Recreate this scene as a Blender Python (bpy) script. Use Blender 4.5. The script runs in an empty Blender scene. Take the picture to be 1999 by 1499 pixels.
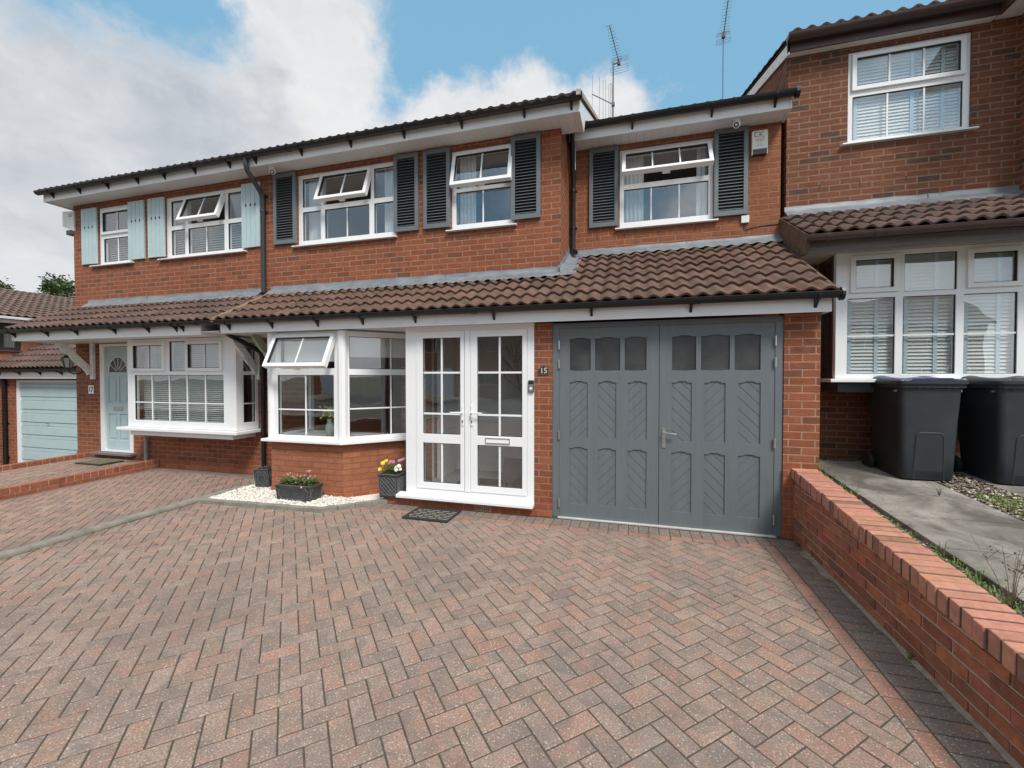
import bpy, math, random
from mathutils import Vector, Matrix
from mathutils.geometry import tessellate_polygon
random.seed(11)
SC = bpy.context.scene
COL = SC.collection
R = math.radians
V = Vector

# ------------------------------------------------------------------ camera
cd = bpy.data.cameras.new('camera')
cam = bpy.data.objects.new('camera', cd); COL.objects.link(cam)
cam.location = (0, 0, 1.58)
cam.rotation_euler = (R(89.0), 0, math.atan2(235.5, 830.0))
cd.sensor_width = 36; cd.lens = 830 / 1999 * 36
cd.clip_start = .05; cd.clip_end = 3000
SC.camera = cam
SC.view_settings.view_transform = 'Standard'
SC.view_settings.look = 'None'
SC.view_settings.exposure = 0.55
SC.view_settings.gamma = 1

# ------------------------------------------------------------------ sun
SUN_EL, SUN_AZ = R(52), R(142)        # azimuth of the sun seen from above, 0 = +Y, clockwise
sd = bpy.data.lights.new('sun', 'SUN'); sd.energy = 2.3; sd.angle = R(15); sd.color = (1, .96, .9)
sun = bpy.data.objects.new('sun', sd); COL.objects.link(sun)
sdir = V((math.sin(SUN_AZ) * math.cos(SUN_EL), math.cos(SUN_AZ) * math.cos(SUN_EL), math.sin(SUN_EL)))
sun.rotation_euler = (-sdir).to_track_quat('-Z', 'Y').to_euler()

# ------------------------------------------------------------------ node helper
class N:
    def __init__(s, tree): s.t = tree; tree.nodes.clear()
    def n(s, typ, **kw):
        nd = s.t.nodes.new(typ)
        for k, v in kw.items():
            if k.startswith('i_'):
                key = k[2:]
                key = int(key) if key.isdigit() else key.replace('_', ' ')
                nd.inputs[key].default_value = v
            else: setattr(nd, k, v)
        return nd
    def l(s, a, b): s.t.links.new(a, b)
    def math(s, op, a, b=None, c=None, clamp=False):
        nd = s.t.nodes.new('ShaderNodeMath'); nd.operation = op; nd.use_clamp = clamp
        for i, x in enumerate((a, b, c)):
            if x is None: continue
            if isinstance(x, (int, float)): nd.inputs[i].default_value = x
            else: s.l(x, nd.inputs[i])
        return nd.outputs[0]
    def mix(s, fac, a, b, blend='MIX'):
        nd = s.t.nodes.new('ShaderNodeMix'); nd.data_type = 'RGBA'; nd.blend_type = blend; nd.clamp_factor = True
        for sock, x in ((nd.inputs[0], fac), (nd.inputs[6], a), (nd.inputs[7], b)):
            if isinstance(x, (int, float)): sock.default_value = x
            elif isinstance(x, tuple): sock.default_value = x if len(x) == 4 else (*x, 1)
            else: s.l(x, sock)
        return nd.outputs[2]
    def ramp(s, x, lo, hi, a=0., b=1., smooth=False):
        nd = s.t.nodes.new('ShaderNodeMapRange'); nd.clamp = True
        if smooth: nd.interpolation_type = 'SMOOTHSTEP'
        s.l(x, nd.inputs[0])
        for i, q in enumerate((lo, hi, a, b)): nd.inputs[i + 1].default_value = q
        return nd.outputs[0]
    def noise(s, vec, scale, detail=3, rough=.55, dist=0):
        nd = s.n('ShaderNodeTexNoise'); nd.inputs['Scale'].default_value = scale
        nd.inputs['Detail'].default_value = detail; nd.inputs['Roughness'].default_value = rough
        nd.inputs['Distortion'].default_value = dist
        if vec is not None: s.l(vec, nd.inputs['Vector'])
        return nd.outputs['Fac']
    def vmap(s, vec, scale=(1, 1, 1), rot=(0, 0, 0)):
        nd = s.n('ShaderNodeMapping'); nd.inputs['Scale'].default_value = scale; nd.inputs['Rotation'].default_value = rot
        s.l(vec, nd.inputs['Vector']); return nd.outputs[0]

# ------------------------------------------------------------------ sky with clouds
def pdir(x, y):
    yaw = math.atan2(235.5, 830.0); pit = R(1)
    a = (x - 999.5) / 830; b = -(y - 749.5) / 830
    Rr = V((math.cos(yaw), math.sin(yaw), 0)); F = V((-math.sin(yaw) * math.cos(pit), math.cos(yaw) * math.cos(pit), -math.sin(pit)))
    return (Rr * a + Rr.cross(F) * b + F).normalized()
w = bpy.data.worlds.new('World'); SC.world = w; w.use_nodes = True
g = N(w.node_tree)
tc = g.n('ShaderNodeTexCoord').outputs['Generated']
sky = g.n('ShaderNodeTexSky'); sky.sky_type = 'NISHITA'; sky.sun_disc = False
sky.sun_elevation = SUN_EL; sky.sun_rotation = SUN_AZ
sky.altitude = 100; sky.air_density = 1.0; sky.dust_density = 1.2; sky.ozone_density = 1.0
wn = g.n('ShaderNodeTexNoise'); wn.inputs['Scale'].default_value = 3.4; wn.inputs['Detail'].default_value = 7; wn.inputs['Roughness'].default_value = .62; g.l(tc, wn.inputs['Vector'])
ws = g.n('ShaderNodeVectorMath'); ws.operation = 'SUBTRACT'; g.l(wn.outputs['Color'], ws.inputs[0]); ws.inputs[1].default_value = (.5, .5, .5)
wm = g.n('ShaderNodeVectorMath'); wm.operation = 'SCALE'; g.l(ws.outputs[0], wm.inputs[0]); wm.inputs['Scale'].default_value = .34
wa_ = g.n('ShaderNodeVectorMath'); wa_.operation = 'ADD'; g.l(tc, wa_.inputs[0]); g.l(wm.outputs[0], wa_.inputs[1])
def blob(x, y, r):
    d = g.n('ShaderNodeVectorMath'); d.operation = 'DISTANCE'; g.l(wa_.outputs[0], d.inputs[0]); d.inputs[1].default_value = pdir(x, y)
    return g.ramp(d.outputs['Value'], 0, r, 1, 0)
def blobd(v, r):
    d = g.n('ShaderNodeVectorMath'); d.operation = 'DISTANCE'; g.l(wa_.outputs[0], d.inputs[0]); d.inputs[1].default_value = V(v).normalized()
    return g.ramp(d.outputs['Value'], 0, r, 1, 0)
def mx(l):
    o = l[0]
    for q in l[1:]: o = g.math('MAXIMUM', o, q)
    return o
nz = g.math('ADD', g.math('MULTIPLY', g.noise(g.vmap(tc, (1, 1, 1.5)), 3.6, 12, .58, .5), .75), g.math('MULTIPLY', g.noise(g.vmap(tc, (1, 1, 1.3), (.2, .4, 0)), 13, 8, .6, .4), .25))
nz2 = g.noise(g.vmap(tc, (1, 1, 2.4), (.3, .2, .5)), 1.7, 5, .55, .3)
blue = mx([blob(1480, -120, .95), g.math('MULTIPLY', blob(830, 70, .33), 1.05), g.math('MULTIPLY', blob(400, 0, .20), 1.0), g.math('MULTIPLY', blob(210, -70, .18), .8), g.math('MULTIPLY', blobd((-.25, -.80, .55), .75), .62), g.math('MULTIPLY', blobd((.5, -.75, .45), .5), .55)])
white = mx([g.math('MULTIPLY', blob(1190, 260, .17), 1.1), g.math('MULTIPLY', blob(1020, 270, .19), 1.1), g.math('MULTIPLY', blob(850, 330, .26), 1.15), g.math('MULTIPLY', blob(590, 70, .28), .9)])
cov = g.math('ADD', g.math('SUBTRACT', blue, g.math('MULTIPLY', white, .95)), g.math('MULTIPLY', g.math('SUBTRACT', nz, .5), 1.2))
clear = g.ramp(cov, .06, .50, 0, 1, True)
greyb = mx([blobd((-.5, -.75, .3), .4), blob(215, 190, .30), blob(30, 90, .30), g.math('MULTIPLY', blob(420, 270, .18), .8), g.math('MULTIPLY', blob(60, 420, .22), .8), g.math('MULTIPLY', blob(485, 150, .06), 1.0)])
gr = g.ramp(g.math('ADD', g.math('MULTIPLY', greyb, .62), g.math('MULTIPLY', g.math('SUBTRACT', nz2, .48), 1.9)), .0, .75, 0, 1, True)
cloud = g.mix(gr, (5.7, 5.75, 5.8, 1), (3.2, 3.5, 3.95, 1))
cloud = g.mix(g.ramp(nz, .42, .62, 0, .8), cloud, (6.0, 6.0, 6.0, 1))
cloud = g.mix(g.ramp(g.noise(g.vmap(wa_.outputs[0], (1, 1, 2.2)), 6, 8, .6), .38, .66, .0, .42), cloud, (4.2, 4.45, 4.75, 1))
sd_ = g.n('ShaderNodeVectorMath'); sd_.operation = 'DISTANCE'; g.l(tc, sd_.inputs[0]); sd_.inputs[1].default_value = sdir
glow = g.ramp(sd_.outputs['Value'], .1, 1.25, 2.4, 1, True)  # extra cloud brightness around the sun, added to light the house fronts
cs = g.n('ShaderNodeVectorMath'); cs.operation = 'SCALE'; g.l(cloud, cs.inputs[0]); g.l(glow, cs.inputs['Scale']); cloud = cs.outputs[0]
skyc = g.mix(.75, sky.outputs[0], (1.75, 3.75, 5.3, 1))
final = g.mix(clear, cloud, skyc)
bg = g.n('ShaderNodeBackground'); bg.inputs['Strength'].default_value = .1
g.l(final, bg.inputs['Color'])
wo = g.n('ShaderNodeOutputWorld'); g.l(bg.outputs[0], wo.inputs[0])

# ------------------------------------------------------------------ materials
def newmat(name):
    m = bpy.data.materials.new(name); m.use_nodes = True
    g = N(m.node_tree); out = g.n('ShaderNodeOutputMaterial'); b = g.n('ShaderNodeBsdfPrincipled')
    g.l(b.outputs[0], out.inputs[0])
    return m, g, b, out
def setc(g, sock, x):
    if isinstance(x, tuple): sock.default_value = (*x[:3], 1)
    else: g.l(x, sock)
def plain(name, col, rough=.5, var=.12, scale=6, bump=0, bscale=60, metal=0, tint=False, stretch=(1, 1, 1), spec=.5, dirt=None, coat=0):
    m, g, b, out = newmat(name)
    oc = g.n('ShaderNodeTexCoord').outputs['Object']
    v = g.vmap(oc, stretch)
    nf = g.noise(v, scale, 5)
    c = g.mix(g.ramp(nf, .3, .7), tuple(x * (1 - var) for x in col), tuple(min(1, x * (1 + var)) for x in col))
    if dirt:
        c = g.mix(g.ramp(g.noise(v, dirt[1], 6, .65), .52, .78, 0, dirt[2]), c, dirt[0])
    if tint:
        at = g.n('ShaderNodeAttribute', attribute_name='tint'); c = g.mix(1.0, c, at.outputs['Color'], 'MULTIPLY')
    setc(g, b.inputs['Base Color'], c)
    b.inputs['Roughness'].default_value = rough; b.inputs['Metallic'].default_value = metal
    b.inputs['Specular IOR Level'].default_value = spec
    if coat: b.inputs['Coat Weight'].default_value = coat; b.inputs['Coat Roughness'].default_value = .15
    if bump:
        bn = g.n('ShaderNodeBump'); bn.inputs['Strength'].default_value = bump; bn.inputs['Distance'].default_value = .01
        g.l(g.noise(v, bscale, 4, .6), bn.inputs['Height']); g.l(bn.outputs[0], b.inputs['Normal'])
    return m
def brickmat(name, c1, c2, mortar, dark=None, squash=1, rustic=1.0, soot=None, mort=.008):
    m, g, b, out = newmat(name)
    uv = g.n('ShaderNodeUVMap', uv_map='UVMap').outputs[0]
    oc = g.n('ShaderNodeTexCoord').outputs['Object']
    br = g.n('ShaderNodeTexBrick'); br.offset = .5; br.squash = 1
    nj = g.n('ShaderNodeTexNoise'); nj.inputs['Scale'].default_value = 14; nj.inputs['Detail'].default_value = 3; g.l(uv, nj.inputs['Vector'])
    off = g.n('ShaderNodeVectorMath', operation='SCALE'); g.l(nj.outputs['Color'], off.inputs[0]); off.inputs['Scale'].default_value = .006
    uvj = g.n('ShaderNodeVectorMath', operation='ADD'); g.l(uv, uvj.inputs[0]); g.l(off.outputs[0], uvj.inputs[1])
    g.l(uvj.outputs[0], br.inputs['Vector'])
    br.inputs['Scale'].default_value = 1; br.inputs['Brick Width'].default_value = .225; br.inputs['Row Height'].default_value = .075
    br.inputs['Mortar Size'].default_value = mort; br.inputs['Mortar Smooth'].default_value = .25; br.inputs['Bias'].default_value = 0
    br.inputs['Color1'].default_value = (0, 0, 0, 1); br.inputs['Color2'].default_value = (1, 1, 1, 1); br.inputs['Mortar'].default_value = (.5, .5, .5, 1)
    sep = g.n('ShaderNodeSeparateColor'); g.l(br.outputs['Color'], sep.inputs[0]); rnd = sep.outputs[0]
    streak = g.noise(g.vmap(uv, (7, 60, 1)), 1.6, 4, .6, .4)
    grain = g.noise(uv, 90, 3)
    col = g.mix(rnd, c1, c2)
    if dark: col = g.mix(g.ramp(rnd, .74, .88), col, dark)
    col = g.mix(g.math('MULTIPLY', g.ramp(streak, .35, .75), .55 * rustic), col, tuple(x * .6 for x in c1))
    col = g.mix(g.math('MULTIPLY', g.ramp(g.noise(uv, 9, 4), .45, .8), .35), col, tuple(min(1, x * 1.35) for x in c2))
    mc = g.mix(g.ramp(g.noise(uv, 5, 5), .35, .7), mortar, tuple(x * .72 for x in mortar))
    fac = g.math('MULTIPLY', br.outputs['Fac'], g.ramp(g.noise(uv, 11, 4), .3, .6, .55, 1))
    col = g.mix(fac, col, mc)
    big = g.noise(oc, .9, 5, .6)
    col = g.mix(g.ramp(big, .4, .75, 0, .22), col, tuple(x * .55 for x in c1))
    st = g.noise(g.vmap(oc, (2.2, 2.2, .35)), 2.4, 6, .7)
    col = g.mix(g.ramp(st, .54, .78, 0, .38), col, tuple(x * .5 for x in c1))
    col = g.mix(g.ramp(g.noise(oc, 3.1, 7, .75, .8), .62, .78, 0, .24), col, (.46, .33, .26, 1))
    col = g.mix(g.ramp(g.noise(uv, 34, 3, .7), .62, .74, 0, .5), col, tuple(x * .42 for x in c1))
    if soot: col = g.mix(g.ramp(g.noise(oc, 1.6, 6, .7), .55, .8, 0, soot[1]), col, soot[0])
    setc(g, b.inputs['Base Color'], col)
    b.inputs['Roughness'].default_value = .88; b.inputs['Specular IOR Level'].default_value = .25
    h = g.math('ADD', g.math('MULTIPLY', g.math('SUBTRACT', 1, br.outputs['Fac']), 1.0), g.math('ADD', g.math('MULTIPLY', streak, .7 * rustic), g.math('MULTIPLY', grain, .25)))
    bn = g.n('ShaderNodeBump'); bn.inputs['Strength'].default_value = .8; bn.inputs['Distance'].default_value = .008
    g.l(h, bn.inputs['Height']); g.l(bn.outputs[0], b.inputs['Normal'])
    return m
M = {}
M['brick'] = brickmat('brick_red', (.24, .076, .036), (.335, .114, .056), (.40, .235, .165), dark=(.17, .07, .042))
M['brick_bay'] = brickmat('brick_bay', (.31, .112, .056), (.39, .15, .078), (.27, .12, .075), mort=.008)
M['brick_brown'] = brickmat('brick_brown', (.17, .062, .034), (.24, .095, .05), (.30, .19, .13), dark=(.075, .056, .045), rustic=1.2, mort=.0095)
M['brick_annex'] = brickmat('brick_annex', (.25, .084, .040), (.33, .122, .058), (.36, .205, .135), rustic=1.2)
M['brick_far'] = brickmat('brick_far', (.38, .14, .08), (.45, .2, .12), (.42, .25, .18))
M['brick_smooth'] = brickmat('brick_smooth', (.27, .075, .035), (.36, .115, .05), (.36, .2, .13), rustic=.35)
M['brickgeo'] = plain('fired_brick', (.33, .115, .06), .85, .22, 18, .6, 140, tint=True, dirt=((.10, .06, .045), 14, .7))
M['copinggeo'] = plain('coping_brick', (.43, .195, .13), .85, .16, 18, .5, 160, tint=True, dirt=((.24, .15, .11), 22, .8))
M['mortar'] = plain('mortar', (.40, .33, .26), .95, .25, 25, .6, 90)
M['darkmortar'] = plain('dark_mortar', (.07, .055, .042), .95, .3, 25, .6, 90)
M['upvc'] = plain('white_upvc', (.80, .81, .81), .32, .02, 3)
M['fascia'] = plain('white_fascia', (.77, .775, .77), .38, .03, 2.5, dirt=((.55, .55, .52), 3, .3))
M['oldwhite'] = plain('weathered_white_paint', (.78, .79, .77), .6, .08, 12, .3, 70, dirt=((.25, .24, .22), 16, .75))
M['gasket'] = plain('black_gasket', (.02, .02, .022), .6, .05)
M['greydoor'] = plain('grey_door_paint', (.128, .148, .158), .45, .07, 2.5, .12, 60, stretch=(6, 6, .5), dirt=((.175, .19, .195), 3, .35))
M['shutter'] = plain('grey_shutter_paint', (.135, .157, .166), .5, .06, 6, .1, 80)
M['paleblue'] = plain('pale_blue_paint', (.43, .545, .56), .5, .05, 5, .08, 70)
M['blacktrim'] = plain('black_gutter', (.009, .0095, .011), .38, .15, 8)
M['darkpipe'] = plain('dark_grey_pipe', (.032, .036, .039), .4, .1, 8)
M['browntrim'] = plain('brown_gutter', (.075, .042, .038), .4, .12, 6)
M['brownwood'] = plain('greyed_wood', (.15, .13, .12), .7, .25, 7, .3, 50, stretch=(.25, 1, 4))
M['lead'] = plain('lead_flashing', (.18, .198, .215), .55, .25, 7, .4, 14, metal=.1, dirt=((.11, .12, .13), 9, .7), stretch=(.6, 1, 2))
M['plaster'] = plain('room_plaster', (.40, .39, .37), .9, .05)
M['roomwhite'] = plain('room_white', (.84, .85, .84), .8, .04)
M['curtain'] = plain('net_curtain', (.84, .85, .84), .85, .08, 30, .1, 90, stretch=(4, 4, .2))
M['blind'] = plain('blind_slat', (.82, .82, .80), .55, .04)
M['chrome'] = plain('brushed_metal', (.55, .55, .54), .3, .05, metal=.9)
M['black'] = plain('black_plastic', (.015, .015, .016), .4, .1)
M['rubber'] = plain('black_rubber', (.022, .022, .021), .75, .2, 20, .3, 120)
M['binbody'] = plain('bin_plastic', (.021, .027, .031), .48, .12, 5, .12, 260, dirt=((.075, .08, .075), 4, .35))
M['binblue'] = plain('bin_lid_blue', (.010, .017, .055), .3, .15, 5, .08, 200)
M['planter'] = plain('lead_look_planter', (.035, .038, .04), .45, .3, 12, .3, 60, dirt=((.12, .12, .12), 10, .5))
M['planterhi'] = plain('planter_rubbed_edge', (.15, .155, .155), .5, .2, 20)
M['soil'] = plain('dark_soil', (.045, .033, .025), .95, .4, 20, .8, 50)
M['weedsoil'] = plain('weedy_soil', (.10, .085, .062), .95, .4, 20, .8, 60, dirt=((.07, .10, .03), 6, .8))
M['stonew'] = plain('white_stone', (.72, .70, .65), .8, .1, 20, .3, 80, tint=True)
M['stoneb'] = plain('beige_stone', (.42, .38, .33), .85, .2, 20, .3, 80, tint=True)
M['kerb'] = plain('weathered_kerb', (.215, .20, .165), .9, .22, 9, .5, 90, dirt=((.10, .11, .07), 4, .6))
M['sand'] = plain('joint_sand', (.075, .060, .046), .95, .3, 20, .5, 120, dirt=((.055, .065, .025), 3, .8))
M['asphalt'] = plain('asphalt', (.06, .06, .06), .9, .2, 30, .5, 200)
M['lawnbase'] = plain('rough_ground', (.12, .12, .08), .95, .3, 2, .5, 30)
M['timber'] = plain('fence_timber', (.34, .26, .15), .8, .2, 8, .3, 60, stretch=(5, 5, .4))
M['trunk'] = plain('bark', (.09, .07, .05), .9, .3, 12, .7, 40)
M['greyframe'] = plain('anthracite_frame', (.045, .05, .055), .4, .1)
M['alarm'] = plain('cream_plastic', (.70, .71, .66), .4, .04)
M['darkred'] = plain('dark_red_print', (.30, .02, .07), .5, .1)
M['magenta'] = plain('magenta_print', (.5, .12, .25), .5, .1)
M['greyprint'] = plain('grey_print', (.33, .34, .42), .5, .1)
M['brass'] = plain('aged_brass', (.35, .25, .12), .4, .2, 30, metal=.8)
M['slate'] = plain('slate_plaque', (.03, .033, .035), .5, .2, 20)
M['letter'] = plain('cream_lettering', (.55, .52, .44), .5, .05)
M['navy'] = plain('navy_lettering', (.03, .04, .09), .5, .05)
M['leaf'] = plain('flower_leaf', (.055, .12, .03), .6, .4, 20, tint=True)
M['petal'] = plain('petal', (1, 1, 1), .55, .05, tint=True)
M['drystem'] = plain('dry_stem', (.13, .10, .06), .8, .3, 30)
M['cushion'] = plain('grey_upholstery', (.10, .10, .105), .9, .15, 30, .2, 200)
M['coir'] = plain('coir_mat', (.16, .12, .07), .95, .4, 25, .8, 120, dirt=((.05, .05, .03), 12, .8))
M['towel'] = plain('brown_wall', (.2, .13, .09), .9, .2)
M['blueitem'] = plain('blue_plastic', (.02, .04, .35), .5, .1)
M['glassy'] = plain('smoky_lantern_glass', (.35, .37, .36), .15, .1)

def treeleaf(name, a, b):
    m, g, bb, out = newmat(name)
    at = g.n('ShaderNodeAttribute', attribute_name='tint')
    c = g.mix(at.outputs['Fac'], a, b); setc(g, bb.inputs['Base Color'], c); bb.inputs['Roughness'].default_value = .6
    return m
M['treeleaf'] = treeleaf('tree_leaves', (.045, .075, .022), (.10, .15, .05))
M['grass'] = treeleaf('grass_blades', (.10, .17, .035), (.22, .28, .08))

def tilemat(name, c1, c2, moss):
    m, g, b, out = newmat(name)
    oc = g.n('ShaderNodeTexCoord').outputs['Object']
    at = g.n('ShaderNodeAttribute', attribute_name='tint')
    c = g.mix(g.ramp(g.noise(oc, 7, 6, .65), .3, .72), c1, c2)
    c = g.mix(1.0, c, at.outputs['Color'], 'MULTIPLY')
    c = g.mix(g.ramp(g.noise(oc, 38, 3, .6), .5, .75, 0, .4), c, tuple(x * 1.6 for x in c2))
    c = g.mix(g.ramp(g.noise(oc, 2.2, 5, .7), .5, .75, 0, moss), c, (.075, .068, .04, 1))
    vo = g.n('ShaderNodeTexVoronoi'); vo.inputs['Scale'].default_value = 7; g.l(oc, vo.inputs['Vector'])
    spot = g.math('MULTIPLY', g.ramp(vo.outputs['Distance'], .12, .2, 1, 0), g.ramp(g.noise(oc, 1.1, 3), .5, .62, 0, min(1, moss * 1.6)))
    c = g.mix(spot, c, (.03, .032, .018, 1))
    vl = g.n('ShaderNodeTexVoronoi'); vl.inputs['Scale'].default_value = 26; g.l(oc, vl.inputs['Vector'])
    c = g.mix(g.math('MULTIPLY', g.ramp(vl.outputs['Distance'], .1, .22, 1, 0), g.ramp(g.noise(oc, 2.7, 4), .54, .62, 0, .55)), c, (.30, .27, .20, 1))
    setc(g, b.inputs['Base Color'], c); b.inputs['Roughness'].default_value = .8; b.inputs['Specular IOR Level'].default_value = .3
    bn = g.n('ShaderNodeBump'); bn.inputs['Strength'].default_value = .5; bn.inputs['Distance'].default_value = .006
    g.l(g.noise(oc, 120, 4, .7), bn.inputs['Height']); g.l(bn.outputs[0], b.inputs['Normal'])
    return m
M['tile'] = tilemat('brown_roof_tile', (.080, .046, .034), (.150, .088, .064), .72)
M['tile_dark'] = tilemat('dark_roof_tile', (.072, .045, .037), (.13, .082, .068), .4)
M['tile_far'] = tilemat('far_roof_tile', (.095, .062, .05), (.165, .112, .09), .25)

def pavermat(name, c, speck=1.0):
    m, g, b, out = newmat(name)
    oc = g.n('ShaderNodeTexCoord').outputs['Object']
    at = g.n('ShaderNodeAttribute', attribute_name='tint')
    geo = g.n('ShaderNodeNewGeometry'); rv = g.n('ShaderNodeVectorMath', operation='SCALE'); g.l(at.outputs['Color'], rv.inputs[0]); rv.inputs['Scale'].default_value = 37.0
    ov = g.n('ShaderNodeVectorMath', operation='ADD'); g.l(oc, ov.inputs[0]); g.l(rv.outputs[0], ov.inputs[1]); ov = ov.outputs[0]
    n1 = g.noise(oc, 7, 4, .6, .5)
    nb = g.noise(ov, 6.5, 2, .5, .6)
    base = g.mix(1.0, g.mix(g.ramp(n1, .3, .7), tuple(x * .84 for x in c), tuple(x * 1.14 for x in c)), at.outputs['Color'], 'MULTIPLY')
    base = g.mix(g.ramp(nb, .52, .64, 0, .6), base, (c[0] * .60, c[1] * .68, c[2] * .74, 1))
    base = g.mix(g.ramp(nb, .46, .34, 0, .5), base, (c[0] * 1.28, c[1] * .90, c[2] * .78, 1))
    base = g.mix(g.ramp(g.noise(oc, 110, 3, .75), .36, .58, .75, 0), base, tuple(x * .42 for x in c))
    vo = g.n('ShaderNodeTexVoronoi'); vo.inputs['Scale'].default_value = 82; g.l(oc, vo.inputs['Vector'])
    sp = g.math('MULTIPLY', g.ramp(vo.outputs['Distance'], .2, .36, 1, 0), g.ramp(g.noise(oc, 55, 2), .48, .58, 0, .62 * speck))
    base = g.mix(sp, base, (.62, .58, .52, 1))
    base = g.mix(g.ramp(g.noise(oc, .8, 6, .65), .46, .72, 0, .5), base, (.12, .105, .092, 1))
    base = g.mix(g.ramp(g.noise(g.vmap(oc, (1.6, .25, 1), (0, 0, .12)), 1.3, 4, .6), .56, .72, 0, .3), base, (.085, .08, .075, 1))
    base = g.mix(g.ramp(g.noise(oc, 2.9, 7, .75, 1.2), .64, .72, 0, .5), base, (.09, .08, .07, 1))
    base = g.mix(g.ramp(g.noise(g.vmap(oc, (1, 1, 1), (0, 0, 1)), 1.6, 4, .6), .6, .75, 0, .35), base, (.38, .33, .27, 1))
    setc(g, b.inputs['Base Color'], base); b.inputs['Roughness'].default_value = .85; b.inputs['Specular IOR Level'].default_value = .3
    bn = g.n('ShaderNodeBump'); bn.inputs['Strength'].default_value = .7; bn.inputs['Distance'].default_value = .004
    g.l(g.math('ADD', g.noise(oc, 220, 3, .7), g.math('MULTIPLY', vo.outputs['Distance'], .6)), bn.inputs['Height']); g.l(bn.outputs[0], b.inputs['Normal'])
    return m
M['paver'] = pavermat('block_paving', (.325, .240, .196))

def slabmat():
    m, g, b, out = newmat('concrete_slab')
    oc = g.n('ShaderNodeTexCoord').outputs['Object']
    c = g.mix(g.ramp(g.noise(oc, 1.6, 6, .65, .6), .38, .62), (.10, .09, .076, 1), (.33, .30, .265, 1))
    c = g.mix(g.ramp(g.noise(oc, 60, 4, .7), .4, .7, 0, .45), c, (.10, .095, .08, 1))
    c = g.mix(g.ramp(g.noise(oc, 3.2, 6, .7), .54, .74, 0, .5), c, (.085, .085, .05, 1))
    c = g.mix(g.ramp(g.noise(oc, 9, 6, .75), .56, .66, 0, .5), c, (.06, .06, .045, 1))
    setc(g, b.inputs['Base Color'], c); b.inputs['Roughness'].default_value = .9
    bn = g.n('ShaderNodeBump'); bn.inputs['Strength'].default_value = .5; bn.inputs['Distance'].default_value = .006
    g.l(g.noise(oc, 90, 5, .7), bn.inputs['Height']); g.l(bn.outputs[0], b.inputs['Normal'])
    return m
M['slab'] = slabmat()

def glassmat(name, tint=(.93, .95, .945), boost=.13, rough=0.0, mult=1.0):
    m = bpy.data.materials.new(name); m.use_nodes = True
    g = N(m.node_tree); out = g.n('ShaderNodeOutputMaterial')
    tr = g.n('ShaderNodeBsdfTransparent'); tr.inputs[0].default_value = (*tint, 1)
    gl = g.n('ShaderNodeBsdfGlossy'); gl.inputs['Roughness'].default_value = rough; gl.inputs['Color'].default_value = (.95, .97, 1, 1)
    lw = g.n('ShaderNodeLayerWeight'); lw.inputs['Blend'].default_value = .5
    f = g.math('ADD', g.math('MULTIPLY', g.math('POWER', lw.outputs['Facing'], 5.0), .9 * mult), boost, clamp=True)
    mx_ = g.n('ShaderNodeMixShader'); g.l(f, mx_.inputs[0]); g.l(tr.outputs[0], mx_.inputs[1]); g.l(gl.outputs[0], mx_.inputs[2])
    if rough == 0:
        oc = g.n('ShaderNodeTexCoord').outputs['Object']
        bn = g.n('ShaderNodeBump'); bn.inputs['Strength'].default_value = .12; bn.inputs['Distance'].default_value = .02
        g.l(g.noise(oc, 2.2, 1), bn.inputs['Height']); g.l(bn.outputs[0], gl.inputs['Normal'])
    g.l(mx_.outputs[0], out.inputs[0]); return m
M['glass'] = glassmat('window_glass')
def frosted():
    m, g, b, out = newmat('frosted_glass')
    oc = g.n('ShaderNodeTexCoord').outputs['Object']
    c = g.mix(g.ramp(g.noise(oc, 3, 3), .3, .7), (.032, .034, .032, 1), (.075, .077, .075, 1))
    setc(g, b.inputs['Base Color'], c); b.inputs['Roughness'].default_value = .22
    bn = g.n('ShaderNodeBump'); bn.inputs['Strength'].default_value = .6; bn.inputs['Distance'].default_value = .004
    g.l(g.noise(oc, 170, 3, .6), bn.inputs['Height']); g.l(bn.outputs[0], b.inputs['Normal']); return m
M['frosted'] = frosted()

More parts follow.
